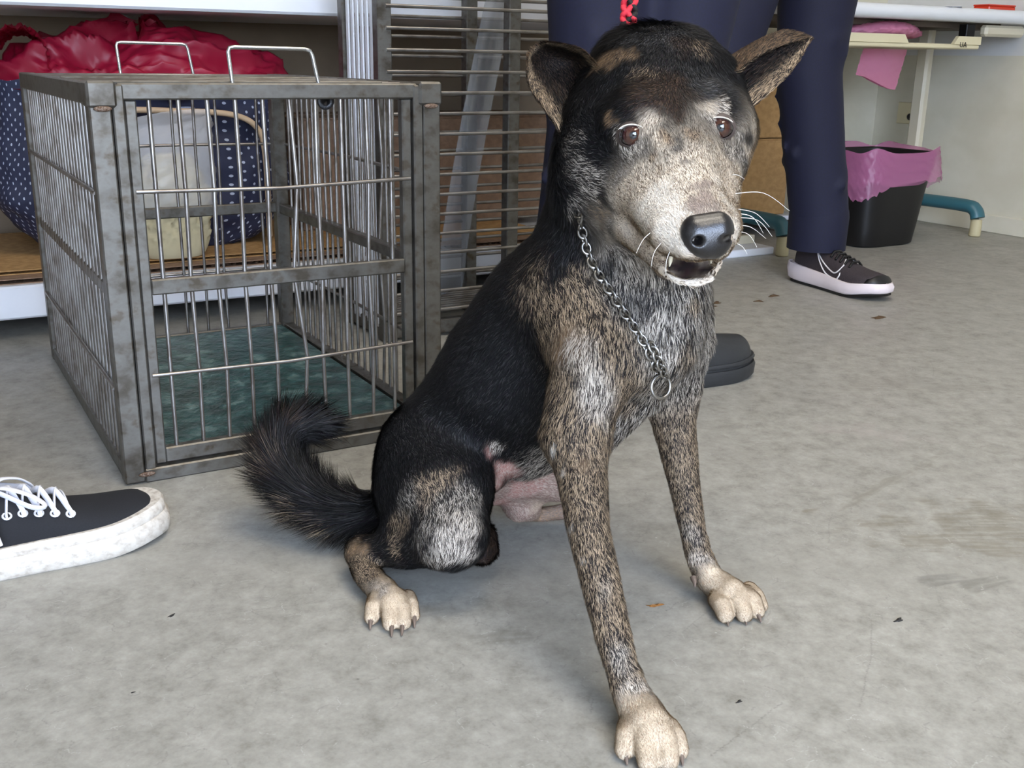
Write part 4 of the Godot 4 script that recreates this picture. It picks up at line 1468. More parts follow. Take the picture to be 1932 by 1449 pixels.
func dress(f: Field, r: Dictionary) -> Coat:
	var o := Coat.new()
	o.v = r.v
	o.n = r.n
	o.ix = r.ix
	var wob := FastNoiseLite.new()
	wob.seed = 5
	wob.frequency = 28.0
	wob.fractal_octaves = 3
	var cnt: int = r.v.size()
	var kc1 := []
	for q in COATS:
		kc1.append([Vector3(q[0].r, q[0].g, q[0].b), Vector3(q[1].r, q[1].g, q[1].b), q[2], q[3]])
	var pp := PackedVector3Array()
	for q in DOG_PATCHES:
		pp.push_back(Vector3(q[0], q[1], q[2]))
	for i in cnt:
		var p: Vector3 = r.v[i]
		var list: PackedInt32Array = r.lists[r.which[i]]
		var best := 1e9
		var ds := PackedFloat32Array()
		for b in list:
			var d := f.one(b, p)
			ds.push_back(d)
			best = minf(best, d)
		var tot := 0.0
		var a := Vector3.ZERO
		var b2 := Vector3.ZERO
		var sh := 0.0
		var ln := 0.0
		var flow := Vector3.ZERO
		for j in list.size():
			var w := exp((best - ds[j]) / 0.006)
			if w < 0.02:
				continue
			var b: int = list[j]
			var k: Array = kc1[f.coat[b]]
			tot += w
			a += k[0] * w
			b2 += k[1] * w
			sh += k[2] * w
			ln += f.hair[b] * k[3] * w
			flow += f.ba[b].normalized() * w
		a /= tot
		b2 /= tot
		sh /= tot
		ln /= tot
		var wv := Vector3(wob.get_noise_3dv(p), wob.get_noise_3dv(p + Vector3(3, 1, 7)), wob.get_noise_3dv(p + Vector3(9, 5, 2))) * 0.012
		var pw := p + wv
		for j in pp.size():
			var q: Array = DOG_PATCHES[j]
			var rad: float = q[3] * 1.22
			var d2 := (pw - pp[j]).length_squared()
			if d2 < rad * rad:
				var t: float = (1.0 - smoothstep(0.38, 1.0, sqrt(d2) / rad)) * q[5]
				var k: Array = kc1[q[4]]
				a = a.lerp(k[0], t)
				b2 = b2.lerp(k[1], t)
				sh = lerpf(sh, k[2], t)
				if k[3] < 0.95:
					ln = lerpf(ln, ln * k[3], t)
		o.c1.push_back(a)
		o.c2.push_back(b2)
		o.share.push_back(sh)
		o.length.push_back(ln)
		o.lie.push_back(flow)
	return o

func skin_mesh(o: Coat) -> ArrayMesh:
	var col := PackedColorArray()
	for i in o.v.size():
		var k := o.c1[i].lerp(o.c2[i], o.share[i] * 0.8)
		col.push_back(Color(k.x, k.y, k.z))
	return array_mesh(o.v, o.n, o.ix, col)

class Hairs:
	var v := PackedVector3Array()
	var n := PackedVector3Array()
	var c := PackedColorArray()
	var ix := PackedInt32Array()

func grow(h: Hairs, o: Coat, per_m2: float, region: Callable) -> void:
	var clump := FastNoiseLite.new()
	clump.seed = 21
	clump.frequency = 330.0
	clump.fractal_octaves = 2
	var wave := FastNoiseLite.new()
	wave.seed = 22
	wave.frequency = 45.0
	wave.fractal_octaves = 2
	var nt := o.ix.size() / 3
	for t in nt:
		var i0 := o.ix[t * 3]
		var i1 := o.ix[t * 3 + 1]
		var i2 := o.ix[t * 3 + 2]
		var p0 := o.v[i0]
		var p1 := o.v[i1]
		var p2 := o.v[i2]
		var len_m := (o.length[i0] + o.length[i1] + o.length[i2]) / 3.0
		if len_m < 0.0012:
			continue
		var mid := (p0 + p1 + p2) / 3.0
		if not region.call(mid):
			continue
		var area := (p1 - p0).cross(p2 - p0).length() * 0.5
		var want := area * per_m2 * clampf(0.011 / len_m, 0.45, 2.6) + rng.randf()
		var wx := wave.get_noise_3dv(mid)
		var br := wave.get_noise_3dv(mid * 1.7 + Vector3(8, 2, 6))
		var wy := wave.get_noise_3dv(mid + Vector3(4, 4, 4))
		for q in int(want):
			var r1 := rng.randf()
			var r2 := rng.randf()
			if r1 + r2 > 1.0:
				r1 = 1.0 - r1
				r2 = 1.0 - r2
			var r0 := 1.0 - r1 - r2
			var p := p0 * r0 + p1 * r1 + p2 * r2
			var nn := (o.n[i0] * r0 + o.n[i1] * r1 + o.n[i2] * r2).normalized()
			var fl := o.lie[i0] * r0 + o.lie[i1] * r1 + o.lie[i2] * r2
			fl -= nn * fl.dot(nn)
			fl = fl.normalized()
			var side := nn.cross(fl)
			fl = (fl + side * (wx * 0.45 + rng.randf_range(-0.28, 0.28))).normalized()
			var L := (o.length[i0] * r0 + o.length[i1] * r1 + o.length[i2] * r2) * rng.randf_range(0.65, 1.2)
			var lift := 0.30 + wy * 0.16 + rng.randf_range(-0.1, 0.12)
			if L > 0.02:
				lift += 0.55
			var d0 := fl * cos(lift) + nn * sin(lift)
			var d1 := (d0 - nn * 0.16).normalized()
			var w := 0.00023 + minf(L, 0.02) * 0.008
			side = nn.cross(d0).normalized() * w
			var e := p - fl * (p.dot(fl) * 0.84)
			var cl := clump.get_noise_3dv(e)
			var sh := o.share[i0] * r0 + o.share[i1] * r1 + o.share[i2] * r2
			var k := o.c1[i0] * r0 + o.c1[i1] * r1 + o.c1[i2] * r2
			if rng.randf() < sh + (cl * 0.7 + br * 0.32) * minf(sh, 1.0 - sh) * 2.0:
				k = o.c2[i0] * r0 + o.c2[i1] * r1 + o.c2[i2] * r2
			k *= rng.randf_range(0.72, 1.25)
			var s := h.v.size()
			var m := p + d0 * (L * 0.5)
			var root := p - nn * 0.0006
			h.v.push_back(root - side)
			h.v.push_back(root + side)
			h.v.push_back(m - side * 0.8)
			h.v.push_back(m + side * 0.8)
			h.v.push_back(m + d1 * (L * 0.5))
			var hn := (nn + side.normalized() * rng.randf_range(-0.5, 0.5)).normalized()
			var ck := Color(k.x, k.y, k.z)
			for z in 5:
				h.n.push_back(hn)
				h.c.push_back(ck)
			h.ix.append_array([s, s + 1, s + 3, s, s + 3, s + 2, s + 2, s + 3, s + 4])

func ear(rim_a: Array, middle: Array, rim_b: Array, back_first: int, inner: int) -> Coat:
	var o := Coat.new()
	var pa := smooth_path(rim_a, 8)
	var pm := smooth_path(middle, 8)
	var pb := smooth_path(rim_b, 8)
	var nu := pa.size() - 1
	var nv := 16
	var q := PackedVector3Array()
	for i in nu + 1:
		for j in nv + 1:
			var t := float(j) / nv
			q.push_back(pa[i] * (1 - t) * (1 - t) + pm[i] * 2 * t * (1 - t) + pb[i] * t * t)
	for layer in 2:
		var start := o.v.size()
		for i in nu + 1:
			for j in nv + 1:
				var k := i * (nv + 1) + j
				var du := q[mini(i + 1, nu) * (nv + 1) + j] - q[maxi(i - 1, 0) * (nv + 1) + j]
				var dv := q[i * (nv + 1) + mini(j + 1, nv)] - q[i * (nv + 1) + maxi(j - 1, 0)]
				var nn := dv.cross(du).normalized()
				# the open side of the cup faces away from the middle curve
				var open := (pa[i] + pb[i]) * 0.5 - pm[i]
				if nn.dot(open) < 0:
					nn = -nn
				var edge := minf(minf(float(j), float(nv - j)) / 3.0, float(nu - i) / 4.0)
				var thick := 0.0022 * clampf(edge, 0.15, 1.0)
				var cin: Array = COATS[inner]
				if layer == 1:
					cin = COATS[back_first]
					nn = -nn
				elif edge < 0.34:
					cin = COATS[1]
				o.v.push_back(q[k] + nn * thick)
				o.n.push_back(nn)
				o.c1.push_back(Vector3(cin[0].r, cin[0].g, cin[0].b))
				o.c2.push_back(Vector3(cin[1].r, cin[1].g, cin[1].b))
				o.share.push_back(cin[2])
				o.length.push_back(0.0055 if layer == 1 else 0.004 + 0.012 * clampf(1.0 - 2.2 * i / nu, 0.0, 1.0))
				o.lie.push_back(du)
		for i in nu:
			for j in nv:
				var k := start + i * (nv + 1) + j
				o.ix.append_array([k, k + 1, k + nv + 2, k, k + nv + 2, k + nv + 1])
	# close the rims
	var m := (nu + 1) * (nv + 1)
	for i in nu:
		for j in [0, nv]:
			var k: int = i * (nv + 1) + j
			o.ix.append_array([k, k + nv + 1, k + m + nv + 1, k, k + m + nv + 1, k + m])
	return o

func dog() -> void:
	var t0 := Time.get_ticks_msec()
	var f := Field.new()
	for q in DOG_BONES:
		f.bone(q)
	for q in DOG_CUTS:
		f.cut(q)
	var hc := HEAD
	var hr := 0.125
	var paws := [DOG_CLAWS[1][0], DOG_CLAWS[5][0], DOG_CLAWS[9][0]]
	var fine := func(p: Vector3) -> float: return minf(p.distance_to(hc) - hr, minf(p.distance_to(paws[0]), minf(p.distance_to(paws[1]), p.distance_to(paws[2]))) - 0.055)
	var d := thing("dog", "black and brindle dog with grizzled face and chain collar, sitting", "dog", DOG_AT, 0.0)
	var skin := mat(g(1.0), 0.75)
	skin.vertex_color_use_as_albedo = true
	skin.metallic_specular = 0.2
	var fur := mat(g(1.0), 0.6)
	fur.vertex_color_use_as_albedo = true
	fur.metallic_specular = 0.3
	var hairs := Hairs.new()
	# body and head in one mesh, the head on a finer grid
	var r := f.mesh(0.006, func(p: Vector3, b: float) -> bool: return fine.call(p) > -b)
	var body := dress(f, r)
	r = f.mesh(0.0032, func(p: Vector3, b: float) -> bool: return fine.call(p) <= b)
	var head := dress(f, r)
	print("skin ", body.v.size(), " ", head.v.size(), " ", Time.get_ticks_msec() - t0)
	var ear_r := ear(DOG_EARS[0][0], DOG_EARS[0][1], DOG_EARS[0][2], 13, 14)
	var ear_l := ear(DOG_EARS[1][0], DOG_EARS[1][1], DOG_EARS[1][2], 13, 14)
	grow(hairs, body, DENSITY, func(p: Vector3) -> bool: return fine.call(p) > 0.0 and p.y > 0.002)
	grow(hairs, head, DENSITY, func(p: Vector3) -> bool: return fine.call(p) <= 0.0 and p.y > 0.002)
	for e in [ear_r, ear_l]:
		grow(hairs, e, DENSITY, func(_p: Vector3) -> bool: return true)
	print("hairs ", hairs.v.size() / 5, " ", Time.get_ticks_msec() - t0)
	var all := MB.new()
	for o in [body, head, ear_r, ear_l]:
		var s := all.v.size()
		all.v.append_array(o.v)
		all.n.append_array(o.n)
		for i in o.v.size():
			var k: Vector3 = o.c1[i].lerp(o.c2[i], o.share[i] * 0.8)
			all.c.push_back(Color(k.x, k.y, k.z))
		for i in o.ix:
			all.ix.push_back(i + s)
	part("body", all.mesh(), skin, d, -DOG_AT)
	var coat := part("coat", array_mesh(hairs.v, hairs.n, hairs.ix, hairs.c), fur, d, -DOG_AT)
	coat.set_meta("kind", "stuff")
	# eyes
	var wet := mat(g(1.0), 0.06)
	wet.vertex_color_use_as_albedo = true
	wet.clearcoat_enabled = true
	wet.clearcoat = 1.0
	wet.clearcoat_roughness = 0.02
	var lid_m := mat(Color(0.27, 0.23, 0.21), 0.65)
	var lash_m := mat(Color(0.90, 0.89, 0.86), 0.5)
	for k in 2:
		var at: Vector3 = DOG_EYES[k]
		var look := (Vector3(0.06, 0.50, 0.0) - at).normalized()
		var bx := Vector3.UP.cross(look).normalized()
		var bs := Basis(bx, look.cross(bx), look)
		var eye := MB.new()
		eye.grid(40, 40, func(u: float, w: float) -> Vector3:
			var a := PI * w
			return at + bs * (Vector3(sin(a) * cos(TAU * u), sin(a) * sin(TAU * u), cos(a)) * (0.0125 + 0.0009 * exp(-pow(a / 0.45, 2.0)))), true)
		for q in eye.v.size():
			var a := acos(clampf((eye.v[q] - at).normalized().dot(look), -1, 1))
			var col := Color(0.006, 0.005, 0.006)
			if a > 0.25:
				col = Color(0.058, 0.019, 0.011).lerp(Color(0.034, 0.011, 0.008), clampf((a - 0.35) / 0.3, 0, 1))
			if a > 0.78:
				col = Color(0.010, 0.006, 0.006)
			if a > 1.05:
				col = Color(0.10, 0.085, 0.08)
			eye.c.push_back(col)
		part("eye", eye.mesh(), wet, d, -DOG_AT)
		# lids: a dark rim of skin round the opening, and pale lashes above
		var to := (Vector3(0, 0.54, 0) - at).normalized()
		var rx := Vector3.UP.cross(to).normalized()
		var rb := Basis(rx, to.cross(rx), to)
		var rim := MB.new()
		rim.grid(48, 8, func(u: float, w: float) -> Vector3:
			var a := TAU * u
			var ex := lerpf(0.0117, 0.0140, w)
			var ey := lerpf(0.0071 if sin(a) > 0 else 0.0094, 0.0120, w)
			var x := ex * cos(a)
			var y := ey * sin(a)
			var rr := sqrt(x * x + y * y)
			var z := sqrt(maxf(0.0, 0.0128 * 0.0128 - rr * rr)) if rr < 0.0122 else -(rr - 0.0122) * 1.3 + 0.0039
			z += 0.0004 * sin(PI * minf(w * 2.4, 1.0))
			return at + rb * Vector3(x, y + 0.0008 * cos(a) * (1.0 if k == 0 else -1.0), z), true)
		part("eyelid", rim.mesh(), lid_m, d, -DOG_AT)
		var lash := MB.new()
		for q in 26:
			var a := lerpf(0.9, 2.5, q / 25.0) + (0.0 if k == 0 else -0.25)
			var b := at + rb * Vector3(0.0118 * cos(a), 0.0082 * sin(a), 0.0085)
			var dir := rb * Vector3(cos(a + 0.5) * 0.5, 0.25 * sin(a), 0.8).normalized()
			lash.tube(PackedVector3Array([b, b + dir * 0.003 - Vector3(0, 0.0005, 0), b + dir * 0.0055 - Vector3(0, 0.002, 0)]), [0.0007, 0.0005, 0.0001], 4)
		part("eyelash", lash.mesh(), lash_m, d, -DOG_AT)
	# nose
	var nf := Field.new()
	for q in NOSE_BONES:
		nf.bone(q)
	for q in NOSE_CUTS:
		nf.cut(q)
	var nr := nf.mesh(0.0013, func(_p: Vector3, _b: float) -> bool: return true)
	var nose_m := mat(Color(0.085, 0.08, 0.084), 0.30)
	nose_m.metallic_specular = 0.6
	nose_m.uv1_triplanar = true
	nose_m.uv1_scale = Vector3.ONE * 30.0
	nose_m.heightmap_enabled = true
	nose_m.heightmap_texture = noise_tex(41, 0.06, 3, [], 512, FastNoiseLite.TYPE_CELLULAR)
	nose_m.heightmap_scale = 0.014
	var np := part("nose", array_mesh(nr.v, nr.n, nr.ix), nose_m, d, -DOG_AT)
	np.set_meta("label", "moist black nose")
	# teeth, claws, whiskers
	var tooth_m := mat(Color(0.80, 0.76, 0.66), 0.3)
	for q in DOG_TEETH:
		part("tooth", tube_mesh([q[0], (q[0] + q[1]) * 0.5, q[1]], [0.0020, 0.0016, 0.0004], 8), tooth_m, d, -DOG_AT)
	var claw_m := mat(Color(0.40, 0.345, 0.305), 0.4)
	for q in DOG_CLAWS + [DOG_DEWCLAW]:
		var b0: Vector3 = q[0]
		var b1: Vector3 = q[1]
		var m0 := b0.lerp(b1, 0.55) + Vector3(0, 0.0025, 0)
		part("claw", tube_mesh([b0 - (b1 - b0) * 0.4, b0, m0, b1], [0.0036, 0.0034, 0.0026, 0.0007], 8), claw_m, d, -DOG_AT)
	var wh_m := mat(Color(0.88, 0.87, 0.84), 0.4)
	for q in DOG_WHISKERS:
		var w := smooth_path(q, 6)
		var rad := PackedFloat32Array()
		for z in w.size():
			rad.push_back(lerpf(0.00042, 0.00012, float(z) / (w.size() - 1)))
		var b := MB.new()
		b.tube(w, rad, 5)
		part("whisker", b.mesh(), wh_m, d, -DOG_AT)
	print("dog ", Time.get_ticks_msec() - t0)

# ---- the dog's bones: [ax, ay, az, ra, bx, by, bz, rb, smoothness, hair length, chain, coat]
const DOG_AT := Vector3(0.05, 0, -1.0)
const HEAD := Vector3(0.1366, 0.4568, -0.968)
const DOG_BONES := [
	[0.1004, 0.4744, -1.0466, 0.0543, 0.0879, 0.3983, -1.0442, 0.0554, 0.05, 0.01, 1, 0],
	[0.0879, 0.3983, -1.0442, 0.0554, 0.0726, 0.3428, -1.0586, 0.0603, 0.05, 0.01, 1, 0],
	[0.0726, 0.3428, -1.0586, 0.0603, 0.0423, 0.2894, -1.0737, 0.0742, 0.05, 0.01, 1, 0],
	[0.0423, 0.2894, -1.0737, 0.0742, 0.0004, 0.2197, -1.0942, 0.0764, 0.05, 0.01, 1, 0],
	[0.0004, 0.2197, -1.0942, 0.0764, -0.048, 0.1505, -1.1357, 0.0644, 0.05, 0.01, 1, 0],
	[-0.048, 0.1505, -1.1357, 0.0644, -0.097, 0.0872, -1.1477, 0.0538, 0.05, 0.01, 1, 0],
	[-0.097, 0.0872, -1.1477, 0.0538, -0.1125, 0.0576, -1.1387, 0.0402, 0.05, 0.01, 1, 0],
	[0.0913, 0.2995, -1.1081, 0.0593, 0.0444, 0.2123, -1.1651, 0.0728, 0.05, 0.01, 2, 0],
	[0.0444, 0.2123, -1.1651, 0.0728, -0.022, 0.1255, -1.1908, 0.0571, 0.05, 0.01, 2, 0],
	[0.1178, 0.3429, -1.0064, 0.041, 0.1313, 0.2943, -0.9915, 0.041, 0.05, 0.014, 3, 2],
	[0.1313, 0.2943, -0.9915, 0.041, 0.1187, 0.2338, -1.0148, 0.0358, 0.05, 0.014, 3, 2],
	[0.1187, 0.2338, -1.0148, 0.0358, 0.0757, 0.1729, -1.0589, 0.0381, 0.05, 0.014, 3, 2],
	[0.0757, 0.1729, -1.0589, 0.0381, 0.021, 0.1277, -1.0974, 0.0253, 0.05, 0.014, 3, 2],
	[0.1197, 0.528, -1.084, 0.0475, 0.0941, 0.4463, -1.0799, 0.0485, 0.04, 0.016, 4, 0],
	[0.1346, 0.4044, -1.0043, 0.038, 0.142, 0.3356, -0.9937, 0.0384, 0.045, 0.016, 5, 2],
	[0.142, 0.3356, -0.9937, 0.0384, 0.1389, 0.2897, -0.9692, 0.0305, 0.045, 0.016, 5, 2],
	[0.1655, 0.3113, -1.0594, 0.0361, 0.1716, 0.27, -1.0468, 0.0328, 0.035, 0.01, 6, 2],
	[0.1716, 0.27, -1.0468, 0.0328, 0.1692, 0.2064, -1.0692, 0.0252, 0.035, 0.01, 6, 2],
	[0.058, 0.3183, -1.0198, 0.0458, 0.0759, 0.2724, -0.9534, 0.0384, 0.035, 0.013, 7, 1],
	[0.0759, 0.2724, -0.9534, 0.0384, 0.0602, 0.2049, -0.9432, 0.0304, 0.035, 0.013, 7, 1],
	[0.0623, 0.1982, -0.9328, 0.0288, 0.0656, 0.1738, -0.9076, 0.0229, 0.015, 0.007, 8, 1],
	[0.0656, 0.1738, -0.9076, 0.0229, 0.0704, 0.1378, -0.8704, 0.0185, 0.015, 0.007, 8, 1],
	[0.0704, 0.1378, -0.8704, 0.0185, 0.0809, 0.1011, -0.8403, 0.0171, 0.015, 0.007, 8, 1],
	[0.0809, 0.1011, -0.8403, 0.0171, 0.0906, 0.0655, -0.8117, 0.0154, 0.015, 0.007, 8, 1],
	[0.0906, 0.0655, -0.8117, 0.0154, 0.0964, 0.047, -0.7955, 0.0139, 0.015, 0.007, 8, 1],
	[0.0964, 0.047, -0.7955, 0.0139, 0.1053, 0.028, -0.7772, 0.0159, 0.015, 0.007, 8, 1],
	[0.1053, 0.028, -0.7772, 0.0159, 0.1131, 0.0189, -0.7629, 0.0166, 0.015, 0.007, 8, 1],
	[0.1692, 0.2064, -1.0692, 0.0274, 0.172, 0.1743, -1.0593, 0.0224, 0.015, 0.006, 9, 1],
	[0.172, 0.1743, -1.0593, 0.0224, 0.1823, 0.1209, -1.043, 0.0168, 0.015, 0.006, 9, 1],
	[0.1823, 0.1209, -1.043, 0.0168, 0.1933, 0.0675, -1.0267, 0.0134, 0.015, 0.006, 9, 1],
	[0.1933, 0.0675, -1.0267, 0.0134, 0.1986, 0.0461, -1.0201, 0.014, 0.015, 0.006, 9, 1],
	[0.1986, 0.0461, -1.0201, 0.014, 0.2093, 0.0229, -1.0078, 0.015, 0.015, 0.006, 9, 1],
	[0.2093, 0.0229, -1.0078, 0.015, 0.222, 0.0159, -0.9949, 0.0149, 0.015, 0.006, 9, 1],
	[-0.096, 0.126, -1.0969, 0.0498, -0.07, 0.1038, -1.0378, 0.0521, 0.035, 0.01, 10, 0],
	[-0.07, 0.1038, -1.0378, 0.0521, -0.059, 0.0804, -0.9835, 0.0338, 0.035, 0.01, 10, 0],
	[-0.109, 0.085, -1.0739, 0.0378, -0.1027, 0.059, -1.0345, 0.03, 0.035, 0.01, 11, 0],
	[-0.0593, 0.0767, -0.9876, 0.0312, -0.1072, 0.0471, -1.0204, 0.0213, 0.02, 0.008, 12, 0],
	[-0.1072, 0.0471, -1.0204, 0.0213, -0.156, 0.0277, -1.0459, 0.015, 0.02, 0.008, 12, 0],
	[-0.1637, 0.0274, -1.0437, 0.0147, -0.1492, 0.0194, -1.0067, 0.0142, 0.012, 0.005, 13, 1],
	[-0.1492, 0.0194, -1.0067, 0.0142, -0.1297, 0.0149, -0.9789, 0.0139, 0.012, 0.005, 13, 1],
	[-0.0395, 0.0843, -1.1573, 0.0479, 0.0133, 0.0821, -1.1566, 0.0368, 0.03, 0.006, 14, 15],
	[0.0133, 0.0821, -1.1566, 0.0368, 0.0635, 0.0702, -1.1634, 0.0283, 0.03, 0.006, 14, 15],
	[0.014, 0.0376, -1.1587, 0.0227, 0.0305, 0.0144, -1.1777, 0.0078, 0.015, 0.004, 15, 15],
	[0.0305, 0.0144, -1.1777, 0.0078, 0.0784, 0.0212, -1.1798, 0.0104, 0.015, 0.004, 15, 15],
	[-0.017, 0.1289, -1.0925, 0.014, -0.0223, 0.1029, -1.0793, 0.014, 0.02, 0.004, 16, 8],
	[-0.0361, 0.0346, -1.0689, 0.0206, -0.0307, 0.0328, -1.0474, 0.0179, 0.02, 0.01, 17, 8],
	[-0.1364, 0.0506, -1.1052, 0.0166, -0.1641, 0.0453, -1.1088, 0.0173, 0.02, 0.036, 18, 0],
	[-0.1641, 0.0453, -1.1088, 0.0173, -0.2019, 0.0418, -1.1182, 0.0193, 0.02, 0.036, 18, 0],
	[-0.2019, 0.0418, -1.1182, 0.0193, -0.2394, 0.0565, -1.1331, 0.022, 0.02, 0.036, 18, 0],
	[-0.2394, 0.0565, -1.1331, 0.022, -0.2677, 0.08, -1.1507, 0.0234, 0.02, 0.036, 18, 0],
	[-0.2677, 0.08, -1.1507, 0.0234, -0.273, 0.1059, -1.1639, 0.0223, 0.02, 0.036, 18, 0],
	[-0.273, 0.1059, -1.1639, 0.0223, -0.2571, 0.1251, -1.1698, 0.0186, 0.02, 0.036, 18, 0],
	[-0.2571, 0.1251, -1.1698, 0.0186, -0.2315, 0.1318, -1.1666, 0.0123, 0.02, 0.036, 18, 0],
	[-0.2315, 0.1318, -1.1666, 0.0123, -0.2133, 0.1308, -1.1611, 0.0048, 0.02, 0.036, 18, 0],
	[0.131, 0.5063, -1.0198, 0.0569, 0.1287, 0.4936, -1.0159, 0.0559, 0.04, 0.008, 19, 0],
	[0.0898, 0.46, -1.0056, 0.04, 0.1158, 0.456, -0.973, 0.0348, 0.04, 0.012, 20, 0],
	[0.1835, 0.4711, -1.0247, 0.0296, 0.1639, 0.4558, -0.9834, 0.0304, 0.04, 0.012, 21, 0],
	[0.1577, 0.5243, -1.041, 0.0408, 0.1762, 0.5173, -1.0441, 0.0349, 0.04, 0.008, 22, 0],
	[0.1762, 0.5173, -1.0441, 0.0349, 0.1807, 0.4936, -1.0316, 0.0318, 0.04, 0.008, 22, 0],
	[0.0793, 0.4228, -1.0099, 0.0305, 0.1012, 0.422, -0.9783, 0.0256, 0.04, 0.016, 23, 0],
	[0.107, 0.4975, -0.9543, 0.0168, 0.1007, 0.4914, -0.9577, 0.016, 0.03, 0.006, 24, 0],
	[0.1702, 0.5015, -0.966, 0.0152, 0.1797, 0.496, -0.98, 0.0145, 0.03, 0.006, 25, 0],
	[0.1356, 0.4891, -0.9675, 0.0265, 0.1384, 0.4599, -0.9324, 0.0249, 0.035, 0.006, 26, 0],
	[0.1974, 0.4787, -1.0009, 0.0134, 0.1908, 0.4571, -0.9734, 0.014, 0.035, 0.008, 27, 4],
	[0.1908, 0.4571, -0.9734, 0.014, 0.1815, 0.4409, -0.9475, 0.0137, 0.035, 0.008, 27, 4],
	[0.14, 0.4626, -0.9541, 0.0292, 0.147, 0.4362, -0.9042, 0.027, 0.03, 0.006, 28, 4],
	[0.147, 0.4362, -0.9042, 0.027, 0.1537, 0.4171, -0.867, 0.0199, 0.03, 0.006, 28, 4],
	[0.1179, 0.4272, -0.938, 0.0253, 0.1298, 0.407, -0.8712, 0.0192, 0.025, 0.006, 29, 4],
	[0.1298, 0.407, -0.8712, 0.0192, 0.1403, 0.3999, -0.8461, 0.0128, 0.025, 0.006, 29, 4],
	[0.1769, 0.4284, -0.928, 0.0149, 0.175, 0.4095, -0.8762, 0.0119, 0.02, 0.006, 30, 4],
	[0.175, 0.4095, -0.8762, 0.0119, 0.1635, 0.3993, -0.8521, 0.0112, 0.02, 0.006, 30, 4],
	[0.1034, 0.4042, -0.9676, 0.0218, 0.1166, 0.388, -0.9208, 0.0125, 0.01, 0.005, 31, 4],
	[0.1166, 0.388, -0.9208, 0.0125, 0.1251, 0.3744, -0.8748, 0.0052, 0.01, 0.005, 31, 4],
	[0.1251, 0.3744, -0.8748, 0.0052, 0.1352, 0.3686, -0.8511, 0.0042, 0.01, 0.005, 31, 4],
	[0.1352, 0.3686, -0.8511, 0.0042, 0.1455, 0.3675, -0.8445, 0.0042, 0.01, 0.005, 31, 4],
	[0.1455, 0.3675, -0.8445, 0.0042, 0.1585, 0.3706, -0.8538, 0.0042, 0.01, 0.005, 31, 4],
	[0.1585, 0.3706, -0.8538, 0.0042, 0.1703, 0.3767, -0.8808, 0.0039, 0.01, 0.005, 31, 4],
	[0.1703, 0.3767, -0.8808, 0.0039, 0.1776, 0.388, -0.9261, 0.0051, 0.01, 0.005, 31, 4],
	[0.1339, 0.3724, -0.9056, 0.0137, 0.165, 0.3737, -0.906, 0.0128, 0.006, 0, 32, 11],
	[0.101, 0.0142, -0.753, 0.0102, 0.0981, 0.0139, -0.7422, 0.0097, 0.0022, 0.003, 33, 9],
	[0.0981, 0.0139, -0.7422, 0.0097, 0.0956, 0.0082, -0.7334, 0.0082, 0.0022, 0.003, 33, 9],
	[0.1129, 0.0156, -0.7491, 0.0106, 0.1125, 0.0147, -0.7318, 0.0101, 0.0022, 0.003, 34, 9],
	[0.1125, 0.0147, -0.7318, 0.0101, 0.1123, 0.0086, -0.7177, 0.0086, 0.0022, 0.003, 34, 9],
	[0.1274, 0.0156, -0.753, 0.0106, 0.1283, 0.0147, -0.7353, 0.0101, 0.0022, 0.003, 35, 9],
	[0.1283, 0.0147, -0.7353, 0.0101, 0.1291, 0.0086, -0.7207, 0.0086, 0.0022, 0.003, 35, 9],
	[0.1338, 0.0126, -0.7553, 0.0096, 0.1372, 0.0129, -0.7438, 0.009, 0.0022, 0.003, 36, 9],
	[0.1372, 0.0129, -0.7438, 0.009, 0.14, 0.0076, -0.7345, 0.0076, 0.0022, 0.003, 36, 9],
	[0.1131, 0.0189, -0.7629, 0.0174, 0.1158, 0.0191, -0.7517, 0.0181, 0.006, 0.004, 37, 9],
	[0.1158, 0.0191, -0.7517, 0.0181, 0.1178, 0.0172, -0.744, 0.0162, 0.006, 0.004, 37, 9],
	[0.2149, 0.0118, -0.9773, 0.0098, 0.2167, 0.013, -0.9644, 0.0097, 0.0022, 0.003, 38, 9],
	[0.2167, 0.013, -0.9644, 0.0097, 0.2181, 0.0086, -0.9537, 0.0086, 0.0022, 0.003, 38, 9],
	[0.2324, 0.0134, -0.9801, 0.0104, 0.2353, 0.0139, -0.9665, 0.0101, 0.0022, 0.003, 39, 9],
	[0.2353, 0.0139, -0.9665, 0.0101, 0.2377, 0.0088, -0.9554, 0.0088, 0.0022, 0.003, 39, 9],
	[0.2463, 0.0128, -0.9894, 0.0098, 0.2496, 0.0132, -0.975, 0.0093, 0.0022, 0.003, 40, 9],
	[0.2496, 0.0132, -0.975, 0.0093, 0.2523, 0.008, -0.9633, 0.008, 0.0022, 0.003, 40, 9],
	[0.252, 0.0118, -1.0009, 0.0088, 0.2561, 0.0122, -0.9875, 0.0083, 0.0022, 0.003, 41, 9],
	[0.2561, 0.0122, -0.9875, 0.0083, 0.2595, 0.007, -0.9765, 0.007, 0.0022, 0.003, 41, 9],
	[0.222, 0.0159, -0.9949, 0.0149, 0.2291, 0.0169, -0.984, 0.0159, 0.006, 0.004, 42, 9],
	[0.2291, 0.0169, -0.984, 0.0159, 0.2355, 0.0146, -0.977, 0.0136, 0.006, 0.004, 42, 9],
	[-0.1353, 0.0118, -0.9646, 0.0088, -0.1359, 0.0122, -0.9506, 0.0083, 0.0022, 0.003, 43, 9],
	[-0.1359, 0.0122, -0.9506, 0.0083, -0.1363, 0.007, -0.9391, 0.007, 0.0022, 0.003, 43, 9],
	[-0.121, 0.0133, -0.9618, 0.0093, -0.1186, 0.0132, -0.9434, 0.0089, 0.0022, 0.003, 44, 9],
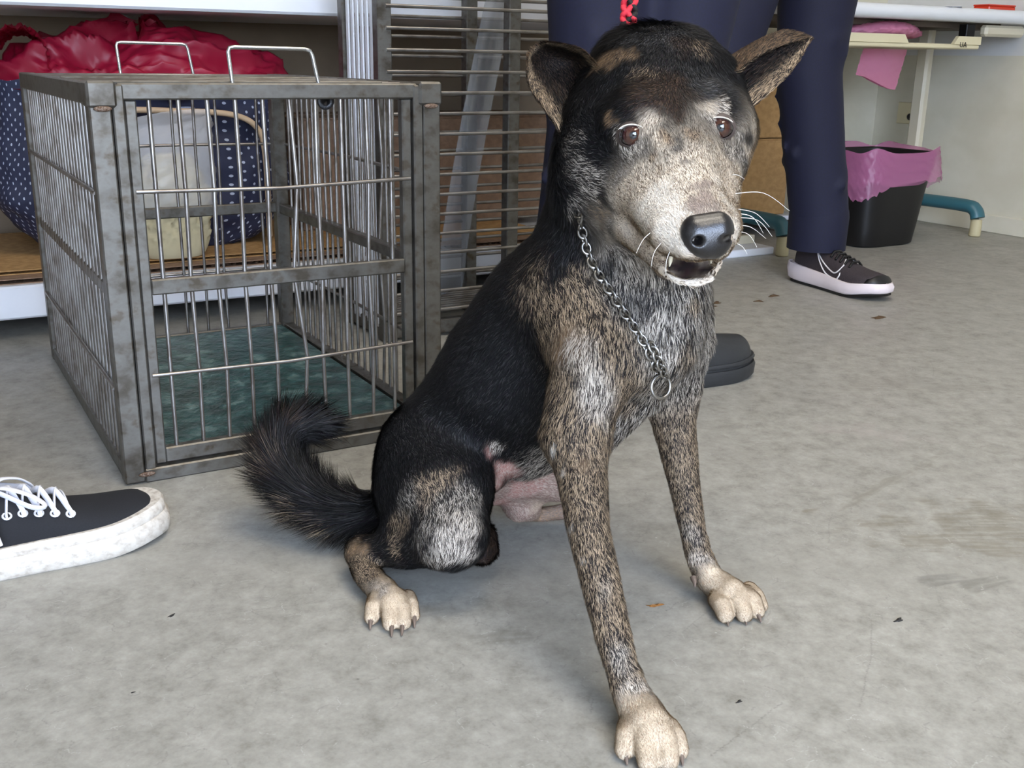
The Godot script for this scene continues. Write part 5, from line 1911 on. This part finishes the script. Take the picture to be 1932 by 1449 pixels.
	[-0.1186, 0.0132, -0.9434, 0.0089, -0.1166, 0.0076, -0.9284, 0.0076, 0.0022, 0.003, 44, 9],
	[-0.1094, 0.0133, -0.9643, 0.0093, -0.106, 0.0132, -0.9459, 0.0089, 0.0022, 0.003, 45, 9],
	[-0.106, 0.0132, -0.9459, 0.0089, -0.1033, 0.0076, -0.9308, 0.0076, 0.0022, 0.003, 45, 9],
	[-0.1032, 0.0114, -0.9732, 0.0084, -0.0988, 0.0118, -0.958, 0.0079, 0.0022, 0.003, 46, 9],
	[-0.0988, 0.0118, -0.958, 0.0079, -0.0952, 0.0066, -0.9455, 0.0066, 0.0022, 0.003, 46, 9],
	[-0.1297, 0.0151, -0.9789, 0.0141, -0.1223, 0.0155, -0.966, 0.0145, 0.006, 0.004, 47, 9],
	[-0.1223, 0.0155, -0.966, 0.0145, -0.1181, 0.0143, -0.9568, 0.0133, 0.006, 0.004, 47, 9]
]
const DOG_CUTS := [
	[0.1253, 0.3844, -0.8361, 0.0051, 0.1338, 0.3757, -0.8805, 0.0053, 0.003],
	[0.1352, 0.3834, -0.8285, 0.0071, 0.1445, 0.3737, -0.8799, 0.0071, 0.003],
	[0.1478, 0.384, -0.8286, 0.0067, 0.1573, 0.374, -0.882, 0.0067, 0.003],
	[0.1583, 0.386, -0.8418, 0.0043, 0.1653, 0.3784, -0.8834, 0.0045, 0.003]
]
# patches of the coat: [x, y, z, radius, coat, strength]
const DOG_PATCHES := [
	[0.109, 0.566, -1.027, 0.0268, 12, 1.00],
	[0.135, 0.561, -0.996, 0.0189, 12, 0.80],
	[0.080, 0.541, -1.015, 0.0126, 6, 0.80],
	[0.091, 0.547, -1.004, 0.0125, 6, 0.70],
	[0.104, 0.549, -0.993, 0.0123, 6, 0.50],
	[0.165, 0.552, -0.993, 0.0142, 1, 0.80],
	[0.146, 0.556, -0.989, 0.0141, 8, 0.70],
	[0.123, 0.519, -0.945, 0.0318, 8, 1.00],
	[0.112, 0.532, -0.969, 0.0139, 1, 0.50],
	[0.159, 0.526, -0.961, 0.0185, 12, 0.80],
	[0.184, 0.521, -0.981, 0.0189, 12, 0.80],
	[0.058, 0.496, -0.990, 0.0288, 0, 1.00],
	[0.074, 0.475, -0.960, 0.0197, 0, 1.00],
	[0.049, 0.473, -0.988, 0.0145, 2, 0.50],
	[0.054, 0.446, -0.975, 0.0173, 2, 0.80],
	[0.066, 0.433, -0.963, 0.0191, 2, 0.90],
	[0.051, 0.416, -0.982, 0.0146, 2, 0.70],
	[0.078, 0.413, -0.956, 0.0162, 1, 0.60],
	[0.199, 0.459, -0.951, 0.0159, 2, 0.80],
	[0.206, 0.481, -0.970, 0.0123, 0, 0.90],
	[0.086, 0.396, -0.953, 0.0124, 2, 0.80],
	[0.073, 0.403, -0.966, 0.0116, 1, 0.60],
	[0.084, 0.419, -0.945, 0.0075, 0, 0.70],
	[0.099, 0.475, -0.931, 0.0200, 3, 0.90],
	[0.111, 0.490, -0.926, 0.0135, 4, 0.80],
	[0.085, 0.493, -0.945, 0.0064, 6, 0.70],
	[0.093, 0.497, -0.939, 0.0055, 6, 0.60],
	[0.119, 0.478, -0.913, 0.0080, 4, 0.70],
	[0.169, 0.499, -0.940, 0.0173, 3, 0.95],
	[0.161, 0.506, -0.941, 0.0109, 4, 0.70],
	[0.152, 0.484, -0.914, 0.0071, 6, 0.50],
	[0.188, 0.469, -0.943, 0.0138, 3, 0.90],
	[0.177, 0.460, -0.918, 0.0117, 4, 0.70],
	[0.195, 0.481, -0.959, 0.0103, 2, 0.90],
	[0.200, 0.464, -0.953, 0.0112, 2, 0.90],
	[0.182, 0.449, -0.915, 0.0090, 4, 0.80],
	[0.099, 0.481, -0.931, 0.0104, 11, 0.90],
	[0.176, 0.487, -0.940, 0.0096, 11, 0.90],
	[0.127, 0.482, -0.913, 0.0062, 6, 0.70],
	[0.124, 0.469, -0.904, 0.0053, 6, 0.60],
	[0.127, 0.456, -0.892, 0.0044, 6, 0.50],
	[0.117, 0.462, -0.905, 0.0040, 1, 0.60],
	[0.152, 0.470, -0.900, 0.0048, 1, 0.60],
	[0.162, 0.478, -0.916, 0.0045, 6, 0.60],
	[0.163, 0.463, -0.901, 0.0044, 1, 0.60],
	[0.103, 0.461, -0.921, 0.0054, 2, 0.50],
	[0.092, 0.463, -0.937, 0.0064, 2, 0.60],
	[0.135, 0.502, -0.929, 0.0117, 8, 0.90],
	[0.138, 0.493, -0.920, 0.0072, 8, 0.80],
	[0.138, 0.479, -0.906, 0.0057, 12, 0.70],
	[0.141, 0.463, -0.893, 0.0053, 2, 0.70],
	[0.152, 0.446, -0.873, 0.0112, 10, 0.80],
	[0.155, 0.435, -0.858, 0.0102, 10, 0.80],
	[0.148, 0.428, -0.849, 0.0084, 10, 0.80],
	[0.103, 0.448, -0.914, 0.0135, 4, 0.90],
	[0.091, 0.450, -0.934, 0.0101, 3, 0.80],
	[0.118, 0.450, -0.896, 0.0115, 4, 0.80],
	[0.113, 0.464, -0.910, 0.0071, 6, 0.50],
	[0.119, 0.456, -0.900, 0.0062, 6, 0.50],
	[0.104, 0.436, -0.902, 0.0152, 4, 0.80],
	[0.124, 0.431, -0.869, 0.0199, 5, 1.00],
	[0.111, 0.425, -0.880, 0.0158, 5, 0.90],
	[0.102, 0.417, -0.896, 0.0116, 5, 0.70],
	[0.116, 0.411, -0.858, 0.0172, 5, 1.00],
	[0.128, 0.445, -0.882, 0.0113, 4, 0.80],
	[0.135, 0.451, -0.884, 0.0096, 4, 0.90],
	[0.131, 0.414, -0.844, 0.0194, 5, 1.00],
	[0.175, 0.430, -0.873, 0.0104, 5, 1.00],
	[0.177, 0.413, -0.854, 0.0102, 5, 1.00],
	[0.168, 0.447, -0.889, 0.0097, 5, 0.90],
	[0.142, 0.399, -0.833, 0.0109, 5, 0.90],
	[0.095, 0.434, -0.920, 0.0137, 4, 0.90],
	[0.092, 0.421, -0.927, 0.0101, 4, 0.80],
	[0.098, 0.416, -0.915, 0.0109, 4, 0.80],
	[0.077, 0.424, -0.952, 0.0094, 0, 0.80],
	[0.096, 0.399, -0.934, 0.0103, 5, 0.60],
	[0.158, 0.423, -0.846, 0.0051, 7, 0.80],
	[0.107, 0.421, -0.884, 0.0176, 5, 0.90],
	[0.119, 0.416, -0.856, 0.0197, 5, 1.00],
	[0.132, 0.410, -0.840, 0.0177, 5, 1.00],
	[0.117, 0.435, -0.882, 0.0175, 5, 0.70],
	[0.128, 0.426, -0.858, 0.0154, 5, 0.90],
	[0.179, 0.424, -0.869, 0.0095, 5, 1.00],
	[0.179, 0.409, -0.854, 0.0086, 5, 1.00],
	[0.100, 0.424, -0.903, 0.0108, 5, 0.60],
	[0.153, 0.411, -0.837, 0.0151, 11, 1.00],
	[0.115, 0.388, -0.895, 0.0108, 4, 1.00],
	[0.107, 0.398, -0.914, 0.0064, 6, 0.60],
	[0.120, 0.383, -0.881, 0.0071, 6, 0.50],
	[0.138, 0.366, -0.845, 0.0086, 5, 1.00],
	[0.151, 0.366, -0.844, 0.0077, 5, 1.00],
	[0.162, 0.372, -0.852, 0.0069, 5, 1.00],
	[0.127, 0.370, -0.857, 0.0070, 5, 1.00],
	[0.149, 0.373, -0.892, 0.0108, 11, 1.00],
	[0.136, 0.374, -0.892, 0.0063, 11, 1.00],
	[0.163, 0.373, -0.893, 0.0072, 11, 1.00],
	[0.143, 0.369, -0.893, 0.0054, 11, 1.00],
	[0.158, 0.369, -0.894, 0.0054, 11, 1.00],
	[0.052, 0.385, -0.993, 0.0249, 0, 1.00],
	[0.045, 0.356, -0.986, 0.0199, 0, 1.00],
	[0.078, 0.389, -0.970, 0.0117, 0, 0.70],
	[0.095, 0.376, -0.963, 0.0165, 2, 0.90],
	[0.103, 0.343, -0.956, 0.0224, 2, 0.90],
	[0.088, 0.360, -0.967, 0.0147, 12, 0.70],
	[0.126, 0.317, -0.940, 0.0193, 3, 0.85],
	[0.137, 0.289, -0.932, 0.0164, 3, 0.90],
	[0.119, 0.335, -0.948, 0.0145, 12, 0.60],
	[0.176, 0.318, -0.962, 0.0177, 2, 0.90],
	[0.166, 0.334, -0.956, 0.0127, 1, 0.80],
	[0.162, 0.287, -0.941, 0.0175, 1, 0.80],
	[0.153, 0.250, -0.965, 0.0131, 1, 0.80],
	[0.052, 0.348, -0.977, 0.0149, 1, 0.80],
	[0.057, 0.322, -0.955, 0.0205, 1, 0.90],
	[0.050, 0.297, -0.937, 0.0193, 6, 0.60],
	[0.064, 0.295, -0.925, 0.0210, 3, 0.70],
	[0.074, 0.263, -0.915, 0.0229, 3, 0.85],
	[0.084, 0.237, -0.918, 0.0164, 3, 0.60],
	[0.087, 0.300, -0.927, 0.0163, 1, 0.70],
	[0.043, 0.259, -0.929, 0.0146, 1, 0.80],
	[0.041, 0.225, -0.921, 0.0146, 1, 0.90],
	[0.070, 0.217, -0.909, 0.0164, 1, 0.80],
	[0.116, 0.223, -0.979, 0.0154, 1, 0.80],
	[0.014, 0.280, -0.998, 0.0283, 0, 1.00],
	[0.010, 0.209, -1.018, 0.0321, 0, 1.00],
	[0.019, 0.170, -1.032, 0.0186, 0, 1.00],
	[0.040, 0.204, -0.912, 0.0044, 5, 0.80],
	[0.041, 0.196, -0.909, 0.0044, 5, 0.80],
	[0.045, 0.187, -0.902, 0.0039, 5, 0.60],
	[0.047, 0.177, -0.893, 0.0034, 5, 0.50],
	[0.063, 0.194, -0.895, 0.0096, 6, 0.35],
	[0.050, 0.160, -0.879, 0.0033, 5, 0.70],
	[0.054, 0.142, -0.862, 0.0033, 5, 0.70],
	[0.060, 0.123, -0.847, 0.0033, 5, 0.60],
	[0.065, 0.105, -0.833, 0.0032, 5, 0.60],
	[0.072, 0.087, -0.818, 0.0032, 5, 0.60],
	[0.078, 0.070, -0.803, 0.0032, 5, 0.60],
	[0.082, 0.109, -0.825, 0.0110, 2, 0.40],
	[0.092, 0.063, -0.790, 0.0134, 2, 0.80],
	[0.103, 0.044, -0.771, 0.0150, 3, 0.90],
	[0.110, 0.037, -0.753, 0.0147, 9, 1.00],
	[0.098, 0.034, -0.764, 0.0114, 9, 0.90],
	[0.122, 0.034, -0.743, 0.0146, 9, 1.00],
	[0.110, 0.026, -0.729, 0.0212, 9, 1.00],
	[0.190, 0.073, -1.014, 0.0122, 2, 0.60],
	[0.198, 0.047, -1.005, 0.0133, 3, 0.70],
	[0.209, 0.032, -0.994, 0.0154, 9, 1.00],
	[0.219, 0.026, -0.976, 0.0184, 9, 1.00],
	[0.233, 0.023, -0.961, 0.0182, 9, 1.00],
	[0.208, 0.018, -0.969, 0.0162, 9, 1.00],
	[-0.090, 0.152, -1.027, 0.0329, 0, 1.00],
	[-0.115, 0.158, -1.060, 0.0337, 0, 1.00],
	[-0.128, 0.129, -1.041, 0.0223, 0, 1.00],
	[-0.036, 0.159, -1.043, 0.0222, 0, 1.00],
	[-0.101, 0.114, -0.997, 0.0237, 2, 0.55],
	[-0.113, 0.081, -0.999, 0.0207, 1, 0.80],
	[-0.088, 0.092, -0.965, 0.0190, 2, 0.70],
	[-0.080, 0.135, -0.997, 0.0193, 1, 0.80],
	[-0.058, 0.140, -1.002, 0.0140, 1, 0.70],
	[-0.065, 0.116, -0.974, 0.0232, 2, 0.95],
	[-0.042, 0.123, -0.994, 0.0182, 2, 0.90],
	[-0.039, 0.102, -0.963, 0.0220, 3, 0.95],
	[-0.058, 0.086, -0.948, 0.0229, 3, 0.90],
	[-0.037, 0.074, -0.955, 0.0136, 3, 0.90],
	[-0.080, 0.067, -0.956, 0.0168, 2, 0.90],
	[-0.098, 0.078, -0.978, 0.0096, 0, 0.40],
	[-0.110, 0.103, -1.003, 0.0163, 2, 0.40],
	[-0.087, 0.121, -0.990, 0.0182, 1, 0.50],
	[-0.122, 0.072, -1.006, 0.0121, 1, 0.60],
	[-0.113, 0.054, -0.993, 0.0120, 1, 0.90],
	[-0.033, 0.108, -0.982, 0.0085, 5, 0.40],
	[-0.043, 0.096, -0.956, 0.0084, 5, 0.30],
	[-0.025, 0.097, -0.986, 0.0048, 7, 0.60],
	[-0.011, 0.153, -1.047, 0.0100, 3, 0.90],
	[-0.022, 0.146, -1.048, 0.0078, 7, 0.60],
	[-0.011, 0.116, -1.061, 0.0171, 7, 1.00],
	[0.004, 0.121, -1.066, 0.0171, 7, 1.00],
	[0.013, 0.075, -1.118, 0.0241, 7, 0.80],
	[0.026, 0.124, -1.059, 0.0136, 3, 0.60],
	[0.041, 0.111, -1.076, 0.0092, 4, 0.60],
	[-0.014, 0.049, -1.131, 0.0184, 7, 0.90],
	[-0.168, 0.038, -1.030, 0.0113, 6, 0.90],
	[-0.153, 0.043, -1.027, 0.0101, 6, 0.60],
	[-0.149, 0.030, -0.992, 0.0143, 1, 1.00],
	[-0.141, 0.026, -0.976, 0.0108, 2, 0.60],
	[-0.128, 0.028, -0.962, 0.0118, 3, 0.80],
	[-0.116, 0.024, -0.947, 0.0137, 9, 1.00],
	[-0.112, 0.017, -0.934, 0.0178, 9, 1.00],
	[-0.131, 0.015, -0.943, 0.0116, 9, 1.00],
	[0.043, 0.020, -1.171, 0.0191, 6, 0.60],
	[0.029, 0.043, -1.140, 0.0124, 9, 0.50],
	[-0.282, 0.090, -1.134, 0.0182, 1, 0.50],
	[-0.193, 0.034, -1.099, 0.0120, 1, 0.60],
	[-0.231, 0.038, -1.112, 0.0133, 1, 0.60],
	[-0.205, 0.037, -1.100, 0.0144, 1, 0.60],
	[-0.243, 0.047, -1.113, 0.0145, 1, 0.60],
	[-0.268, 0.074, -1.124, 0.0133, 8, 0.80],
	[-0.279, 0.107, -1.140, 0.0122, 8, 0.80],
	[-0.266, 0.134, -1.155, 0.0110, 8, 0.60]
]
const DOG_EARS := [[[Vector3(0.0828, 0.5240, -0.9938), Vector3(0.0638, 0.5477, -1.0325), Vector3(0.0460, 0.5542, -1.0449), Vector3(0.0292, 0.5559, -1.0507)], [Vector3(0.0899, 0.4913, -1.0518), Vector3(0.0696, 0.5320, -1.1166), Vector3(0.0459, 0.5449, -1.1100), Vector3(0.0154, 0.5540, -1.0658)], [Vector3(0.0458, 0.4702, -1.0087), Vector3(0.0258, 0.4966, -1.0220), Vector3(0.0118, 0.5174, -1.0389), Vector3(0.0104, 0.5404, -1.0459)]], [[Vector3(0.1932, 0.5255, -1.0047), Vector3(0.2170, 0.5433, -1.0259), Vector3(0.2462, 0.5552, -1.0504), Vector3(0.2784, 0.5636, -1.0656)], [Vector3(0.1997, 0.5690, -1.0965), Vector3(0.2381, 0.5828, -1.1112), Vector3(0.2639, 0.5888, -1.1025), Vector3(0.2812, 0.5646, -1.0690)], [Vector3(0.2158, 0.4981, -1.0173), Vector3(0.2379, 0.5152, -1.0277), Vector3(0.2600, 0.5344, -1.0441), Vector3(0.2804, 0.5626, -1.0653)]]]
const DOG_EYES := [Vector3(0.1006, 0.4796, -0.9379), Vector3(0.1772, 0.4864, -0.9470)]
const NOSE_BONES := [[0.1431, 0.4140, -0.8378, 0.0113, 0.1611, 0.4156, -0.8404, 0.0122, 0.012], [0.1458, 0.4048, -0.8350, 0.0096, 0.1616, 0.4044, -0.8391, 0.0101, 0.012], [0.1533, 0.3991, -0.8374, 0.0067, 0.1577, 0.3970, -0.8399, 0.0055, 0.012]]
const NOSE_CUTS := [[0.1467, 0.4063, -0.8187, 0.0045, 0.1399, 0.4068, -0.8356, 0.0021, 0.003], [0.1643, 0.4075, -0.8233, 0.0033, 0.1725, 0.4082, -0.8402, 0.0021, 0.003], [0.1530, 0.4039, -0.8138, 0.0010, 0.1542, 0.3919, -0.8206, 0.0012, 0.003]]
const DOG_CLAWS := [[Vector3(0.0952, 0.0080, -0.7334), Vector3(0.0966, 0.0015, -0.7220)], [Vector3(0.1138, 0.0080, -0.7204), Vector3(0.1148, 0.0015, -0.7074)], [Vector3(0.1304, 0.0080, -0.7234), Vector3(0.1309, 0.0015, -0.7090)], [Vector3(0.1400, 0.0080, -0.7345), Vector3(0.1412, 0.0015, -0.7224)], [Vector3(0.2180, 0.0080, -0.9559), Vector3(0.2199, 0.0015, -0.9434)], [Vector3(0.2368, 0.0080, -0.9585), Vector3(0.2385, 0.0015, -0.9460)], [Vector3(0.2502, 0.0080, -0.9611), Vector3(0.2546, 0.0015, -0.9517)], [Vector3(0.2558, 0.0080, -0.9720), Vector3(0.2601, 0.0015, -0.9646)], [Vector3(-0.1363, 0.0080, -0.9391), Vector3(-0.1361, 0.0015, -0.9258)], [Vector3(-0.1154, 0.0080, -0.9315), Vector3(-0.1134, 0.0015, -0.9135)], [Vector3(-0.1041, 0.0080, -0.9339), Vector3(-0.1038, 0.0015, -0.9157)], [Vector3(-0.0947, 0.0080, -0.9455), Vector3(-0.0928, 0.0015, -0.9311)]]
const DOG_DEWCLAW := [Vector3(0.1925, 0.0241, -0.9977), Vector3(0.1929, 0.0191, -0.9910)]
const DOG_WHISKERS := [[Vector3(0.1839, 0.4335, -0.9086), Vector3(0.2073, 0.4365, -0.8939), Vector3(0.2284, 0.4231, -0.8845)], [Vector3(0.1845, 0.4235, -0.8899), Vector3(0.1975, 0.4224, -0.8738), Vector3(0.2082, 0.4125, -0.8656)], [Vector3(0.1836, 0.4174, -0.8828), Vector3(0.1987, 0.4173, -0.8671), Vector3(0.2093, 0.4058, -0.8583)], [Vector3(0.1856, 0.4194, -0.8939), Vector3(0.2022, 0.4149, -0.9029), Vector3(0.2114, 0.4021, -0.8990)], [Vector3(0.1818, 0.4072, -0.8744), Vector3(0.1910, 0.4064, -0.8637), Vector3(0.1970, 0.3974, -0.8557)], [Vector3(0.1783, 0.4001, -0.8670), Vector3(0.1860, 0.3969, -0.8608), Vector3(0.1893, 0.3916, -0.8540)], [Vector3(0.1811, 0.4471, -0.9232), Vector3(0.1892, 0.4486, -0.9185), Vector3(0.1949, 0.4457, -0.9124)], [Vector3(0.1179, 0.4088, -0.8749), Vector3(0.1053, 0.4027, -0.8574), Vector3(0.0979, 0.3928, -0.8439)], [Vector3(0.1232, 0.4022, -0.8624), Vector3(0.1127, 0.3943, -0.8443), Vector3(0.1093, 0.3830, -0.8356)], [Vector3(0.1290, 0.3981, -0.8560), Vector3(0.1226, 0.3883, -0.8425), Vector3(0.1212, 0.3771, -0.8338)], [Vector3(0.1800, 0.4118, -0.8758), Vector3(0.1934, 0.4115, -0.8705), Vector3(0.2042, 0.4041, -0.8578)]]
const CHAIN_PATH := [Vector3(0.1397, 0.3152, -1.0397), Vector3(0.1609, 0.3385, -1.0887), Vector3(0.1537, 0.3637, -1.1382), Vector3(0.1223, 0.3809, -1.1749), Vector3(0.0806, 0.3900, -1.1672), Vector3(0.0572, 0.3988, -1.0967), Vector3(0.0591, 0.4041, -0.9703), Vector3(0.0617, 0.3929, -0.9740), Vector3(0.0651, 0.3806, -0.9751), Vector3(0.0697, 0.3667, -0.9705), Vector3(0.0773, 0.3537, -0.9612), Vector3(0.0878, 0.3396, -0.9515), Vector3(0.0991, 0.3244, -0.9405), Vector3(0.1098, 0.3102, -0.9307), Vector3(0.1198, 0.2953, -0.9238), Vector3(0.1281, 0.2786, -0.9256), Vector3(0.1348, 0.2646, -0.9343)]
const DOG_TEETH := [[Vector3(0.1277, 0.3879, -0.8549), Vector3(0.1260, 0.3816, -0.8488)], [Vector3(0.1616, 0.3881, -0.8613), Vector3(0.1609, 0.3831, -0.8576)]]
